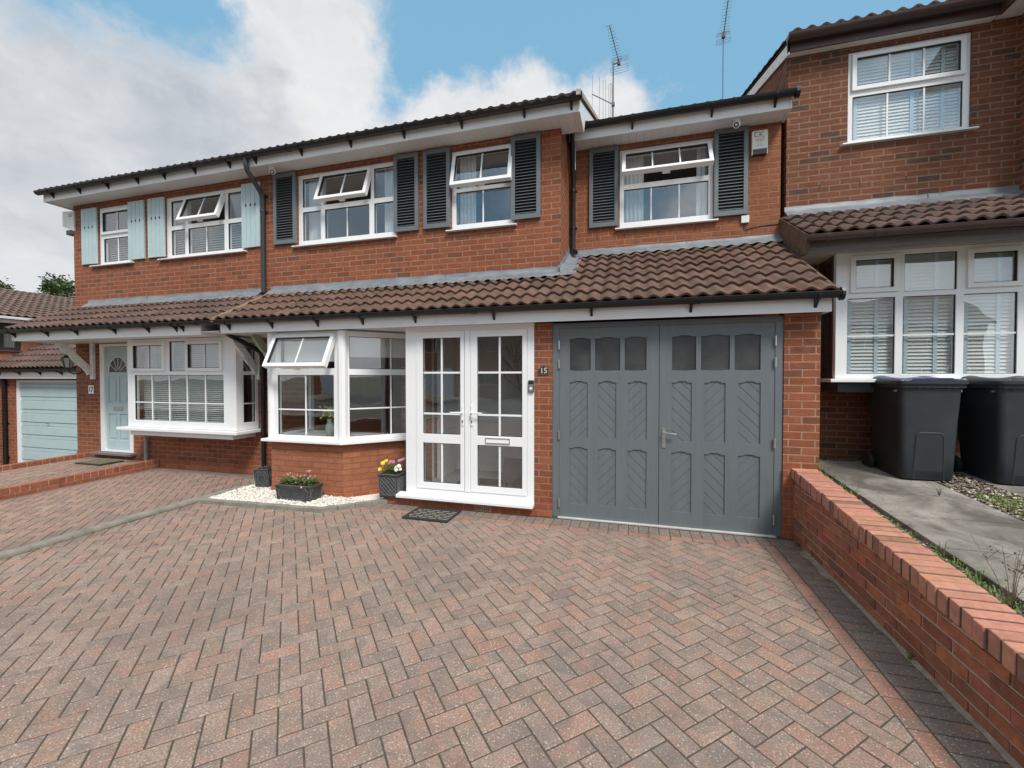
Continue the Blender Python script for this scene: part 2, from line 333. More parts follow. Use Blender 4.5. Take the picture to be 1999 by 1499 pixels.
# ------------------------------------------------------------------ mesh builder
class Fr:
    """local frame: a along u, b along v, c along n (outwards)"""
    def __init__(s, o, u, v, n): s.o, s.u, s.v, s.n = V(o), V(u).normalized(), V(v).normalized(), V(n).normalized()
    def p(s, a, b, c=0): return s.o + s.u * a + s.v * b + s.n * c
    def off(s, a=0, b=0, c=0): return Fr(s.p(a, b, c), s.u, s.v, s.n)
def front(y): return Fr((0, y, 0), (1, 0, 0), (0, 0, 1), (0, -1, 0))
class MB:
    def __init__(s): s.v = []; s.f = []; s.m = []; s.t = []
    def add(s, vs, fs, mi=0, tint=(1, 1, 1)):
        b = len(s.v); s.v.extend([tuple(x) for x in vs])
        for f in fs: s.f.append(tuple(b + i for i in f)); s.m.append(mi); s.t.append(tint)
        return s
    def hexa(s, p, mi=0, tint=(1, 1, 1)):   # 8 points: bottom 4 ccw, top 4 ccw
        return s.add(p, [(3, 2, 1, 0), (4, 5, 6, 7), (0, 1, 5, 4), (1, 2, 6, 5), (2, 3, 7, 6), (3, 0, 4, 7)], mi, tint)
    def box(s, x0, x1, y0, y1, z0, z1, mi=0, tint=(1, 1, 1)):
        if x0 > x1: x0, x1 = x1, x0
        if y0 > y1: y0, y1 = y1, y0
        if z0 > z1: z0, z1 = z1, z0
        return s.hexa([(x0, y0, z0), (x1, y0, z0), (x1, y1, z0), (x0, y1, z0), (x0, y0, z1), (x1, y0, z1), (x1, y1, z1), (x0, y1, z1)], mi, tint)
    def fbox(s, fr, a0, a1, b0, b1, c0, c1, mi=0, tint=(1, 1, 1)):
        return s.hexa([fr.p(a0, b0, c1), fr.p(a1, b0, c1), fr.p(a1, b0, c0), fr.p(a0, b0, c0), fr.p(a0, b1, c1), fr.p(a1, b1, c1), fr.p(a1, b1, c0), fr.p(a0, b1, c0)], mi, tint)
    def plate(s, fr, outer, holes=(), c0=-.05, c1=0, mi=0, tint=(1, 1, 1)):
        loops = [list(outer)] + [list(h) for h in holes]
        flat = [p for l in loops for p in l]
        tris = tessellate_polygon([[V((p[0], p[1], 0)) for p in l] for l in loops])
        n = len(flat)
        vs = [fr.p(p[0], p[1], c1) for p in flat] + [fr.p(p[0], p[1], c0) for p in flat]
        fs = []
        for t in tris:
            a, b, c = (flat[i] for i in t)
            if (b[0] - a[0]) * (c[1] - a[1]) - (b[1] - a[1]) * (c[0] - a[0]) < 0: t = t[::-1]
            fs.append(tuple(t)); fs.append(tuple(n + i for i in reversed(t)))
        k = 0
        for li, l in enumerate(loops):
            m = len(l)
            ar = sum(l[i][0] * l[(i + 1) % m][1] - l[(i + 1) % m][0] * l[i][1] for i in range(m))
            for i in range(m):
                a, b = k + i, k + (i + 1) % m
                q = (a, n + a, n + b, b)
                if (ar > 0) != (li == 0): q = q[::-1]
                fs.append(q)
            k += m
        return s.add(vs, fs, mi, tint)
    def tube(s, pts, r, seg=8, mi=0, caps=True, tint=(1, 1, 1)):
        pts = [V(p) for p in pts]; rs = r if isinstance(r, (list, tuple)) else [r] * len(pts)
        rings = []; prev = None
        for i, p in enumerate(pts):
            d = (pts[min(i + 1, len(pts) - 1)] - pts[max(i - 1, 0)]).normalized()
            if prev is None: a = d.orthogonal().normalized()
            else: a = (prev - d * prev.dot(d)).normalized()
            prev = a; b = d.cross(a)
            rings.append([p + (a * math.cos(2 * math.pi * k / seg) + b * math.sin(2 * math.pi * k / seg)) * rs[i] for k in range(seg)])
        vs = [q for rg in rings for q in rg]; fs = []
        for i in range(len(pts) - 1):
            for k in range(seg):
                k2 = (k + 1) % seg; fs.append((i * seg + k, i * seg + k2, (i + 1) * seg + k2, (i + 1) * seg + k))
        if caps: fs.append(tuple(reversed(range(seg)))); fs.append(tuple((len(pts) - 1) * seg + k for k in range(seg)))
        return s.add(vs, fs, mi, tint)
    def lathe(s, o, axis, prof, seg=16, mi=0, tint=(1, 1, 1)):   # prof: (radius, height)
        o = V(o); ax = V(axis).normalized(); a = ax.orthogonal().normalized(); b = ax.cross(a); vs = []
        for r_, h in prof:
            for k in range(seg):
                t = 2 * math.pi * k / seg; vs.append(o + ax * h + (a * math.cos(t) + b * math.sin(t)) * r_)
        fs = []
        for i in range(len(prof) - 1):
            for k in range(seg):
                k2 = (k + 1) % seg; fs.append((i * seg + k, i * seg + k2, (i + 1) * seg + k2, (i + 1) * seg + k))
        fs.append(tuple(reversed(range(seg)))); fs.append(tuple((len(prof) - 1) * seg + k for k in range(seg)))
        return s.add(vs, fs, mi, tint)
def link(name, mb, mats, parent=None, smooth=False, bevel=0, angle=35):
    org = V((0, 0, 0)); q = parent
    while q is not None: org += q.location; q = q.parent
    me = bpy.data.meshes.new(name)
    me.from_pydata([tuple(V(p) - org) for p in mb.v], [], mb.f)
    mats = mats if isinstance(mats, (list, tuple)) else [mats]
    for m in mats: me.materials.append(M[m] if isinstance(m, str) else m)
    me.polygons.foreach_set('material_index', mb.m)
    uvl = me.uv_layers.new(name='UVMap'); uvd = []
    vv = mb.v
    col = []
    for p in me.polygons:
        n = p.normal
        t = mb.t[p.index]
        if abs(n.z) > .75: e = None
        elif abs(n.y) > .97: e = 0
        elif abs(n.x) > .97: e = 1
        else: h = V((-n.y, n.x, 0)).normalized(); e = h
        for li in p.loop_indices:
            c = vv[me.loops[li].vertex_index]
            if e is None: uvd += [c[0], c[1]]
            elif e == 0: uvd += [c[0], c[2]]
            elif e == 1: uvd += [c[1], c[2]]
            else: uvd += [c[0] * e.x + c[1] * e.y, c[2]]
            col += [t[0], t[1], t[2], 1]
    uvl.data.foreach_set('uv', uvd)
    ca = me.color_attributes.new('tint', 'FLOAT_COLOR', 'CORNER'); ca.data.foreach_set('color', col)
    if smooth:
        me.polygons.foreach_set('use_smooth', [True] * len(me.polygons)); me.set_sharp_from_angle(angle=R(angle))
    me.update()
    o = bpy.data.objects.new(name, me); COL.objects.link(o)
    if parent is not None: o.parent = parent
    if bevel:
        md = o.modifiers.new('bevel', 'BEVEL'); md.width = bevel; md.segments = 2; md.limit_method = 'ANGLE'; md.angle_limit = R(40)
    return o
def tag(o, label=None, cat=None, group=None, kind=None):
    if label: o['label'] = label
    if cat: o['category'] = cat
    if group: o['group'] = group
    if kind: o['kind'] = kind
    return o
def thing(name, label, cat, loc, group=None):
    o = bpy.data.objects.new(name, None); COL.objects.link(o); o.location = loc; o.empty_display_size = .2
    return tag(o, label, cat, group)
def rect(a0, a1, b0, b1): return [(a0, b0), (a1, b0), (a1, b1), (a0, b1)]
def clip(poly, a, b, c):     # keep a*x+b*y<=c
    out = []
    for i in range(len(poly)):
        p, q = poly[i], poly[(i + 1) % len(poly)]
        dp, dq = a * p[0] + b * p[1] - c, a * q[0] + b * q[1] - c
        if dp <= 0: out.append(p)
        if (dp < 0 < dq) or (dq < 0 < dp):
            t = dp / (dp - dq); out.append((p[0] + (q[0] - p[0]) * t, p[1] + (q[1] - p[1]) * t))
    return out

# ------------------------------------------------------------------ building pieces
def holed_wall(mb, fr, a0, a1, b0, b1, holes, thick=.27, mi=0):
    A = sorted({a0, a1, *[h[0] for h in holes], *[h[1] for h in holes]}); B = sorted({b0, b1, *[h[2] for h in holes], *[h[3] for h in holes]})
    A = [a for a in A if a0 <= a <= a1]; B = [b for b in B if b0 <= b <= b1]
    for i in range(len(A) - 1):
        for j in range(len(B) - 1):
            ca, cb = (A[i] + A[i + 1]) / 2, (B[j] + B[j + 1]) / 2
            if any(h[0] < ca < h[1] and h[2] < cb < h[3] for h in holes): continue
            for c, flip in ((0, 0), (-thick, 1)):
                q = [fr.p(A[i], B[j], c), fr.p(A[i + 1], B[j], c), fr.p(A[i + 1], B[j + 1], c), fr.p(A[i], B[j + 1], c)]
                if flip: q = q[::-1]
                mb.add(q, [(0, 1, 2, 3)], mi)
    for h in holes:
        ha0, ha1, hb0, hb1 = max(h[0], a0), min(h[1], a1), max(h[2], b0), min(h[3], b1)
        for (x0, y0, x1, y1) in ((ha0, hb0, ha1, hb0), (ha1, hb0, ha1, hb1), (ha1, hb1, ha0, hb1), (ha0, hb1, ha0, hb0)):
            mb.add([fr.p(x0, y0, 0), fr.p(x1, y1, 0), fr.p(x1, y1, -thick), fr.p(x0, y0, -thick)], [(0, 1, 2, 3)], mi)
    for (x0, y0, x1, y1) in ((a0, b0, a1, b0), (a1, b0, a1, b1), (a1, b1, a0, b1), (a0, b1, a0, b0)):
        mb.add([fr.p(x0, y0, 0), fr.p(x0, y0, -thick), fr.p(x1, y1, -thick), fr.p(x1, y1, 0)], [(0, 1, 2, 3)], mi)
def wallpoly(mb, pts, mi=0): mb.add(pts, [tuple(range(len(pts)))], mi)

def window(parent, fr, a0, a1, b0, b1, cells, name='window', mat='upvc', sill=None, thick=.07, bar=.018, label=None):
    """cells: dict(r=(a0,a1,b0,b1) glass, kind fixed|sash, ang, nx, ny)"""
    mb = MB()
    holes = []
    for c in cells:
        r = c['r']
        if c.get('kind') == 'sash': holes.append(rect(r[0] - .028, r[1] + .028, r[2] - .028, r[3] + .028))
        else: holes.append(rect(*r))
    mb.plate(fr, rect(a0, a1, b0, b1), holes, -thick, 0)
    for c in cells:
        if c.get('kind') != 'sash':
            r = c['r']; e = .006
            mb.plate(fr, rect(*r), [rect(r[0] + e, r[1] - e, r[2] + e, r[3] - e)], -.03, -.008, 1)
    wdw = link(name, mb, [mat, 'gasket'], parent, bevel=.004)
    if label: wdw['label'] = label
    for c in cells:
        r = c['r']; f2 = fr
        if c.get('kind') == 'sash':
            s = .05; top = r[3] + s; ang = R(c.get('ang', 0)); o = fr.p(0, top, .012)
            v2 = fr.v * math.cos(ang) - fr.n * math.sin(ang); n2 = fr.n * math.cos(ang) + fr.v * math.sin(ang)
            f2 = Fr(o - v2 * top, fr.u, v2, n2)
            mb = MB(); mb.plate(f2, rect(r[0] - s, r[1] + s, r[2] - s, r[3] + s), [rect(*r)], -.055, .014)
            e = .006
            mb.plate(f2, rect(*r), [rect(r[0] + e, r[1] - e, r[2] + e, r[3] - e)], -.03, .006, 1)
            if c.get('ang', 0) > 5:   # stay and handle
                mb.fbox(f2, (r[0] + r[1]) / 2 - .05, (r[0] + r[1]) / 2 + .05, r[2] - s - .004, r[2] - s + .02, -.09, -.056)
            link('sash', mb, [mat, 'gasket'], wdw, bevel=.004)
        pm = MB(); pm.fbox(f2, r[0] - .004, r[1] + .004, r[2] - .004, r[3] + .004, -.024, -.020)
        link('pane', pm, 'glass', wdw)
        nx, ny = c.get('nx', 1), c.get('ny', [])
        bm = MB(); any_ = False
        xs = c.get('xs') or [r[0] + (r[1] - r[0]) * k / nx for k in range(1, nx)]
        ys = sorted(ny) if isinstance(ny, (list, tuple)) else [r[2] + (r[3] - r[2]) * k / ny for k in range(1, ny)]
        for x in xs:
            if ys: bm.fbox(f2, x - bar / 2, x + bar / 2, r[2], r[3], -.0185, -.010); any_ = True
            else: link('glazing_bar', MB().fbox(f2, x - bar / 2, x + bar / 2, r[2], r[3], -.0185, -.010), mat, wdw)
        xe = [r[0]] + list(xs) + [r[1]]
        for y in ys:
            for k in range(len(xe) - 1):
                bm.fbox(f2, xe[k] + (bar / 2 if k else 0), xe[k + 1] - (bar / 2 if k < len(xe) - 2 else 0), y - bar / 2, y + bar / 2, -.0185, -.0105); any_ = True
        if any_: link('glazing_bar', bm, mat, wdw)
    if sill:
        sb = MB(); s0, s1, d, h = sill
        sb.hexa([fr.p(s0, b0 - h, d), fr.p(s1, b0 - h, d), fr.p(s1, b0 - h, -.06), fr.p(s0, b0 - h, -.06),
                 fr.p(s0, b0 - .012, d), fr.p(s1, b0 - .012, d), fr.p(s1, b0 + .006, -.06), fr.p(s0, b0 + .006, -.06)])
        link('sill', sb, mat, wdw, bevel=.004)
    return wdw
def curtain(parent, fr, a0, a1, b0, b1, c, mat='curtain', fold=.055, name='curtain'):
    mb = MB(); n = max(6, int((a1 - a0) / .012)); vs = []
    for i in range(n + 1):
        a = a0 + (a1 - a0) * i / n; q = c + .014 * math.sin(a / fold * 2 * math.pi) + .006 * math.sin(a * 31)
        vs += [fr.p(a, b0, q), fr.p(a, b1, q)]
    mb.add(vs, [(2 * i, 2 * i + 2, 2 * i + 3, 2 * i + 1) for i in range(n)])
    return link(name, mb, mat, parent, smooth=True)
def blind(parent, fr, a0, a1, b0, b1, c, pitch=.045, tilt=42, tapes=(), mat='blind', w=.046):
    mb = MB(); z = b0
    t = R(tilt); dy, dz = math.cos(t) * w / 2, math.sin(t) * w / 2
    while z < b1:
        z_ = z + random.uniform(-.001, .001)
        p = [fr.p(a0, z_ - dz, c + dy), fr.p(a1, z_ - dz, c + dy), fr.p(a1, z_ + dz, c - dy), fr.p(a0, z_ + dz, c - dy)]
        q = [x + V((0, 0, .0025)) for x in p]
        mb.hexa(p + q); z += pitch
    for x in tapes: mb.fbox(fr, x - .018, x + .018, b0, b1, c + dy + .002, c + dy + .004, 1)
    return link('blind', mb, [mat, 'tape'], parent)
M['tape'] = plain('blind_tape', (.60, .72, .80), .8, .03)

def room(parent, x0, x1, y0, y1, z0, z1, mat='plaster'):
    mb = MB()
    p = lambda x, y, z: (x, y, z)
    mb.add([p(x0, y1, z0), p(x1, y1, z0), p(x1, y1, z1), p(x0, y1, z1)], [(0, 1, 2, 3)])
    mb.add([p(x0, y0, z0), p(x0, y1, z0), p(x0, y1, z1), p(x0, y0, z1)], [(0, 1, 2, 3)])
    mb.add([p(x1, y0, z0), p(x1, y1, z0), p(x1, y1, z1), p(x1, y0, z1)], [(3, 2, 1, 0)])
    mb.add([p(x0, y0, z0), p(x1, y0, z0), p(x1, y1, z0), p(x0, y1, z0)], [(0, 1, 2, 3)])
    mb.add([p(x0, y0, z1), p(x1, y0, z1), p(x1, y1, z1), p(x0, y1, z1)], [(3, 2, 1, 0)])
    return link('room', mb, mat, parent)

def tiles(parent, name, o, u, s, width, ncourse, mat, roll=.15, gauge=.285, amp=.036, nfun=None, tone=.22, lift=.032, segs=6, du=None):
    """o: eaves start, u: along eaves, s: up the slope"""
    o, u, s = V(o), V(u).normalized(), V(s).normalized(); n = u.cross(s).normalized()
    if n.z < 0: n = -n
    mb = MB(); tw = roll * 2; nt = int(round(width / tw)); tw = width / nt
    for k in range(ncourse):
        for i in range(nt):
            if nfun and k not in nfun((i + .5) * tw): continue
            b = 1 + random.uniform(-tone, tone); tint = (b * random.uniform(.96, 1.06), b, b * random.uniform(.95, 1.04))
            lf = lift + random.uniform(-.002, .003); sl = random.uniform(-.004, .004)
            m = segs * 2; vs = []
            for j in range(m + 1):
                a = i * tw + tw * j / m
                ph = (a / tw * 2) % 1.0
                h = amp * (.5 - .5 * math.cos(2 * math.pi * ph)) ** .85
                base = o + u * a
                vs += [base + s * (k * gauge + sl) + n * (h + lf - .022), base + s * (k * gauge + sl) + n * (h + lf),
                       base + s * (k * gauge + gauge * .5 + sl) + n * (h + lf * .55), base + s * (k * gauge + gauge + .03) + n * (h + lf * .02)]
            fs = []
            for j in range(m):
                q = j * 4; r_ = q + 4
                fs += [(q, r_, r_ + 1, q + 1), (q + 1, r_ + 1, r_ + 2, q + 2), (q + 2, r_ + 2, r_ + 3, q + 3)]
            fs += [(0, 1, 2, 3)]; e = m * 4; fs += [(e, e + 3, e + 2, e + 1)]
            mb.add(vs, fs, 0, tint)
    ob = link(name, mb, mat, parent, smooth=True, angle=50)
    return ob
def roofdeck(parent, o, u, s, width, length, mat='soffitdark', thick=.04, name='roof_deck'):
    o, u, s = V(o), V(u).normalized(), V(s).normalized(); n = u.cross(s).normalized()
    if n.z < 0: n = -n
    mb = MB(); a, b, c, d = o, o + u * width, o + u * width + s * length, o + s * length
    mb.hexa([a - n * thick, b - n * thick, c - n * thick, d - n * thick, a, b, c, d])
    return link(name, mb, mat, parent)
M['soffitdark'] = plain('roof_underlay', (.05, .045, .04), .9, .1)
def gutter(parent, x0, x1, y, z, mat='blacktrim', r=.056, brackets=(), fascia_y=None, joints=(), name='gutter', clips=()):
    """half-round gutter along X, z = rim height"""
    mb = MB(); seg = 10
    for rr, flip in ((r, 0), (r - .005, 1)):
        vs = []
        for x in (x0, x1):
            for k in range(seg + 1):
                t = math.pi + math.pi * k / seg; vs.append((x, y + rr * math.cos(t), z + rr * math.sin(t)))
        fs = [(k, k + 1, seg + 2 + k, seg + 1 + k) for k in range(seg)]
        mb.add(vs, [f[::-1] for f in fs] if flip else fs)
    for x in (x0, x1):
        vs = [(x, y + r * math.cos(math.pi + math.pi * k / seg), z + r * math.sin(math.pi + math.pi * k / seg)) for k in range(seg + 1)]
        mb.add(vs, [tuple(range(seg + 1))])
    mb.tube([(x0, y - r + .002, z), (x1, y - r + .002, z)], .005, 6)
    for x in joints:
        vs = []
        for xx in (x - .03, x + .03):
            for k in range(seg + 1):
                t = math.pi + math.pi * k / seg; vs.append((xx, y + (r + .006) * math.cos(t), z + (r + .006) * math.sin(t)))
        mb.add(vs, [(k, k + 1, seg + 2 + k, seg + 1 + k) for k in range(seg)])
    for x in brackets:
        fy = fascia_y
        mb.plate(Fr((x, 0, 0), (0, 1, 0), (0, 0, 1), (1, 0, 0)),
                 [(fy, z - r - .075), (fy, z + .0), (fy - .012, z), (fy - .012, z - .03), (y - r - .003, z - .012), (y - r - .003, z - .03), (y - r * .6, z - r - .004), (y, z - r - .012), (fy - .012, z - r - .055)], (), -.013, .013)
    return link(name, mb, mat, parent, smooth=True, angle=45)
def soffit(parent, x0, x1, y0, y1, z, board=.1, mat='fascia', name='soffit'):
    mb = MB(); x = x0
    while x < x1 - 1e-4:
        xe = min(x + board, x1); mb.box(x + .0012, xe - .0012, y0, y1, z, z + .012); x = xe
    mb.box(x0, x1, y0, y1, z + .0125, z + .016, 1)
    return link(name, mb, [mat, 'gasket'], parent)
def flashing(parent, x0, x1, ywall, ztop, zt, slope, mat='lead', drop=.16):
    """upstand on the wall and apron lying over the top tile course (zt = tile plane height at the wall)"""
    mb = MB(); n = int((x1 - x0) / .025); vs = []
    for i in range(n + 1):
        x = x0 + (x1 - x0) * i / n; wv = .003 * math.sin(x * 9) + .002 * math.sin(x * 23)
        ph = ((x - x0) / .15) % 1
        h = .02 * (.5 - .5 * math.cos(2 * math.pi * ph))
        vs += [(x, ywall - .006, ztop + wv), (x, ywall - .012, zt + .085 + wv), (x, ywall - .05, zt + .055 + wv), (x, ywall - drop, zt + .052 + h - slope * drop + wv)]
    fs = []
    for i in range(n):
        for k in range(3): a = i * 4 + k; fs.append((a, a + 1, a + 5, a + 4))
    mb.add(vs, fs)
    # overlap seams
    for x in [x0 + 1.5 * k for k in range(1, int((x1 - x0) / 1.5) + 1)]:
        if x < x1 - .1: mb.box(x - .004, x + .004, ywall - .016, ywall - .008, zt + .08, ztop)
    return link('flashing', mb, mat, parent, smooth=True, angle=60)
def pipe(parent, pts, r=.034, mat='blacktrim', clips=(), name='downpipe'):
    mb = MB(); mb.tube(pts, r, 14)
    for c in clips:
        mb.tube([(c[0], c[1], c[2] - .02), (c[0], c[1], c[2] + .02)], r + .007, 14)
        mb.box(c[0] - .055, c[0] + .055, c[1] + r - .004, c[1] + r + .016, c[2] - .015, c[2] + .015)
    return link(name, mb, mat, parent, smooth=True, angle=50)

# =================================================================== HOUSES
GY, MY, AY = 4.70, 5.45, 6.25          # garage front, main front, set-back front
SL = .549                              # lean-to roof slope
# ------------------------------------------------------------------ house 15 (middle)
H15 = thing('semi_detached_house', 'red brick house with charcoal louvred shutters, white porch doors and grey double garage door', 'house', (-2.5, 5.45, 0))
F_M, F_A, F_G = front(MY), front(AY), front(GY)
W1 = (-4.99, -3.27, 3.60, 4.68); W2 = (-2.42, -1.52, 3.60, 4.68); WA = (-.19, 1.03, 3.685, 4.785)
mb = MB()
holed_wall(mb, F_M, -5.60, -.90, 0, 4.765, [W1, W2, (-4.70, -3.2, .75, 2.14), (-2.64, -1.12, .12, 2.16)])
link('wall', mb, 'brick', H15)
mb = MB()
wallpoly(mb, [(-.898, MY, 0), (-.898, 12.6, 0), (-.898, 12.6, 4.76), (-.898, 8.9, 6.6), (-.898, MY + .001, 4.95)])
wallpoly(mb, [(-5.60, 12.6, 0), (-.9, 12.6, 0), (-.9, 12.6, 4.8), (-5.6, 12.6, 4.8)])
link('side_wall', mb, 'brick', H15)['label'] = 'short brick return wall beside the black downpipe'
mb = MB()
holed_wall(mb, F_A, -.899, 1.82, 2.3, 4.86, [WA])
for x in (-.55, .07, .69): pass
wallpoly(mb, [(1.823, AY, 0), (1.823, 12.6, 0), (1.823, 12.6, 4.9), (1.823, 8.9, 6.1), (1.823, AY + .001, 5.05)])
wallpoly(mb, [(-.9, 12.6, 0), (1.82, 12.6, 0), (1.82, 12.6, 4.9), (-.9, 12.6, 4.9)])
link('annexe_wall', mb, 'brick_annex', H15)
# weep vents
for (x, z) in ((-.50, 3.545), (-.12, 3.545), (.33, 3.545), (.80, 3.545), (1.23, 3.62)):
    link('weep_vent', MB().box(x - .005, x + .005, AY - .003, AY + .004, z, z + .062), 'black', H15)
# garage brick piers and side wall
mb = MB(); mb.box(1.415, 1.72, GY, GY + .33, .675, 2.185); mb.box(1.46, 1.72, GY + .33, 6.24, 0, 2.185)
link('pier', mb, 'brick', H15)
link('pier_base', MB().box(1.413, 1.735, GY - .018, GY + .30, 0, .672), 'brick_smooth', H15)
link('pier', MB().box(-1.072, -.865, GY, AY - .1, .16, 2.175), 'brick', H15)
link('pier_base', MB().box(-1.072, -.865, GY - .016, GY + .3, 0, .158), 'brick_smooth', H15)
# garage and porch interiors
room(H15, -.86, 1.45, GY + .12, 6.2, .01, 2.17, 'plaster')
room(H15, -4.98, -3.28, MY + .27, 8.4, 2.55, 4.74)
room(H15, -2.44, -1.50, MY + .27, 8.4, 2.55, 4.74)
room(H15, -.2, 1.04, AY + .27, 8.9, 2.9, 4.83)
room(H15, -5.5, -2.80, MY + .27, 8.9, .1, 2.2)
mb = MB(); mb.box(-2.72, -2.68, 4.9, 5.44, .16, 2.18); mb.box(-1.10, -1.075, 4.78, 6.05, .14, 2.18); mb.box(-2.69, -1.08, 6.05, 6.08, .14, 2.18)
mb.box(-2.64, -2.60, 5.45, 6.05, .14, 2.18); mb.box(-2.6, -1.9, 6.03, 6.05, .16, .27)
link('porch_lining', mb, 'roomwhite', H15, bevel=.004)
link('porch_brick_wall', MB().box(-2.679, -2.62, 4.79, 5.25, .16, 2.18), 'brick_bay', H15)
link('porch_floor', MB().box(-2.7, -1.08, 4.76, 6.06, .13, .155), plain('porch_tiles', (.42, .42, .41), .4, .1), H15)

# --- windows upstairs
fr = front(MY + .03)
# sill overhang values: (a0,a1,depth,height)
w1 = window(H15, fr, *W1, [
    dict(r=(-4.915, -4.585, 4.185, 4.62)), dict(r=(-4.915, -4.585, 3.675, 4.115)),
    dict(r=(-4.51, -3.735, 4.215, 4.595), kind='sash', ang=20, nx=2), dict(r=(-4.51, -3.735, 3.675, 4.115), nx=2),
    dict(r=(-3.655, -3.335, 4.185, 4.62)), dict(r=(-3.655, -3.335, 3.675, 4.115))], sill=(-5.06, -3.25, .085, .028), label='three-part upstairs window with its middle sash open')
curtain(w1, fr, -4.93, -4.66, 3.66, 4.66, -.16); curtain(w1, fr, -3.58, -3.32, 3.66, 4.66, -.16)
w2 = window(H15, fr, *W2, [dict(r=(-2.345, -1.585, 4.195, 4.60), kind='sash', ang=14, nx=2), dict(r=(-2.355, -1.575, 3.675, 4.115), nx=2)], sill=(-2.48, -1.475, .085, .028), label='narrow upstairs window with its top sash open')
curtain(w2, fr, -2.36, -2.12, 3.66, 4.66, -.16)
fa = front(AY + .03)
wa = window(H15, fa, *WA, [dict(r=(-.105, .945, 4.325, 4.69), kind='sash', ang=33, nx=3), dict(r=(-.13, .97, 3.765, 4.225), nx=3)], sill=(-.25, 1.085, .085, .03), label='upstairs window over the garage with its top sash wide open')
curtain(wa, fa, -.14, .14, 3.75, 4.75, -.16); curtain(wa, fa, .84, .98, 3.75, 4.75, -.17)
# glass vase behind the annexe window
vs = MB(); vs.lathe((.42, AY + .22, 3.76), (0, 0, 1), [(.06, 0), (.045, .02), (.05, .12), (.10, .26), (.13, .30)], 16)
# --- louvred shutters
def shutter(parent, fr, a0, a1, b0, b1, label):
    mb = MB(); s = .052
    mb.plate(fr, rect(a0, a1, b0, b1), [rect(a0 + s, a1 - s, b0 + s + .012, b1 - s - .012)], 0, .036)
    n = 24; h = (b1 - b0 - 2 * s - .024) / n
    for k in range(n):
        z = b0 + s + .012 + h * (k + .5)
        f = [fr.p(a, b, c) for a, b, c in ((a0 + s, z - h * .30, .034), (a1 - s, z - h * .30, .034), (a1 - s, z + h * .12, .004), (a0 + s, z + h * .12, .004))]
        mb.hexa([f[0], f[1], f[2], f[3], f[0] + V((0, 0, .006)), f[1] + V((0, 0, .006)), f[2] + V((0, 0, .006)), f[3] + V((0, 0, .006))])
    o = link('shutter', mb, 'shutter', parent, bevel=.0025); o['label'] = label
    bk = link('gap_shade_sheet', MB().fbox(fr, a0 + s - .01, a1 - s + .01, b0 + s, b1 - s, .0005, .003), 'black', o)  # black sheet stands in for the shade in the gaps between slats
    return o
fs = front(MY - .006)
for i, (a, b, t) in enumerate(((-5.41, -4.99, 'louvred shutter left of the three-part window'), (-3.29, -2.905, 'louvred shutter right of the three-part window'),
                               (-2.825, -2.423, 'louvred shutter left of the narrow window'), (-1.55, -1.158, 'louvred shutter right of the narrow window'))):
    shutter(H15, fs, a, b, 3.638, 4.725, t)
fs = front(AY - .006)
shutter(H15, fs, -.612, -.207, 3.712, 4.83, 'louvred shutter left of the window over the garage')
shutter(H15, fs, 1.03, 1.435, 3.705, 4.85, 'louvred shutter right of the window over the garage')

# --- main roof of 15
RS = V((0, 1, .45)).normalized()
tiles(H15, 'roof', (-5.60, 5.045, 4.866), (1, 0, 0), RS, 5.0, 15, 'tile_dark', amp=.03, lift=.022)
roofdeck(H15, (-5.60, 5.05, 4.875), (1, 0, 0), RS, 4.98, 4.25)
roofdeck(H15, (-5.60, 12.9, 4.90), (1, 0, 0), V((0, -1, .45)).normalized(), 4.98, 4.35)
tiles(H15, 'annexe_roof', (-.84, 5.865, 4.978), (1, 0, 0), RS, 2.70, 13, 'tile_dark', amp=.03, lift=.022)
roofdeck(H15, (-.84, 5.87, 4.985), (1, 0, 0), RS, 2.69, 3.8)
roofdeck(H15, (-.84, 12.9, 4.985), (1, 0, 0), V((0, -1, .45)).normalized(), 2.69, 4.2)
link('fascia', MB().box(-5.60, -.622, 5.15, 5.172, 4.742, 4.90), 'fascia', H15, bevel=.003)
soffit(H15, -5.60, -.64, 5.172, MY, 4.757); soffit(H15, -.899, -.64, MY, 5.56, 4.757)
link('soffit_trim', MB().box(-.92, -.64, 5.56, 5.58, 4.742, 4.80), 'fascia', H15)
gutter(H15, -5.60, -.585, 5.09, 4.90, brackets=[-5.45 + .83 * k for k in range(6)] + [-.72], fascia_y=5.15, joints=(-4.83, -2.3))
# bargeboard on the right gable
fb = Fr((-.62, 0, 0), (0, 1, 0), (0, 0, 1), (1, 0, 0))
mb = MB(); mb.plate(fb, [(5.14, 4.735), (5.60, 4.735), (5.75, 4.98), (9.1, 6.50), (9.1, 6.68), (5.14, 4.905)], (), -.02, 0)
link('bargeboard', mb, 'fascia', H15, bevel=.003)
mb = MB(); mb.plate(fb, [(5.02, 4.86), (9.1, 6.70), (9.1, 6.76), (5.02, 4.925)], (), -.03, .022)
link('verge', mb, 'mortar', H15)
fb = Fr((1.845, 0, 0), (0, 1, 0), (0, 0, 1), (1, 0, 0))
mb = MB(); mb.plate(fb, [(5.94, 4.835), (6.25, 4.835), (6.4, 5.0), (9.1, 6.25), (9.1, 6.42), (5.94, 5.0)], (), -.02, 0)
link('bargeboard', mb, 'fascia', H15, bevel=.003)
link('fascia', MB().box(-.865, 1.825, 5.95, 5.972, 4.84, 5.0), 'fascia', H15, bevel=.003)
soffit(H15, -.865, 1.825, 5.972, AY, 4.855)
gutter(H15, -.84, 1.875, 5.885, 5.005, brackets=(-.02, .95, 1.66), fascia_y=5.95)
gutter_end = MB(); gutter_end.tube([(1.86, 5.885, 4.985), (1.90, 5.885, 4.985)], .064, 12); link('gutter_end_cap', gutter_end, 'blacktrim', H15)

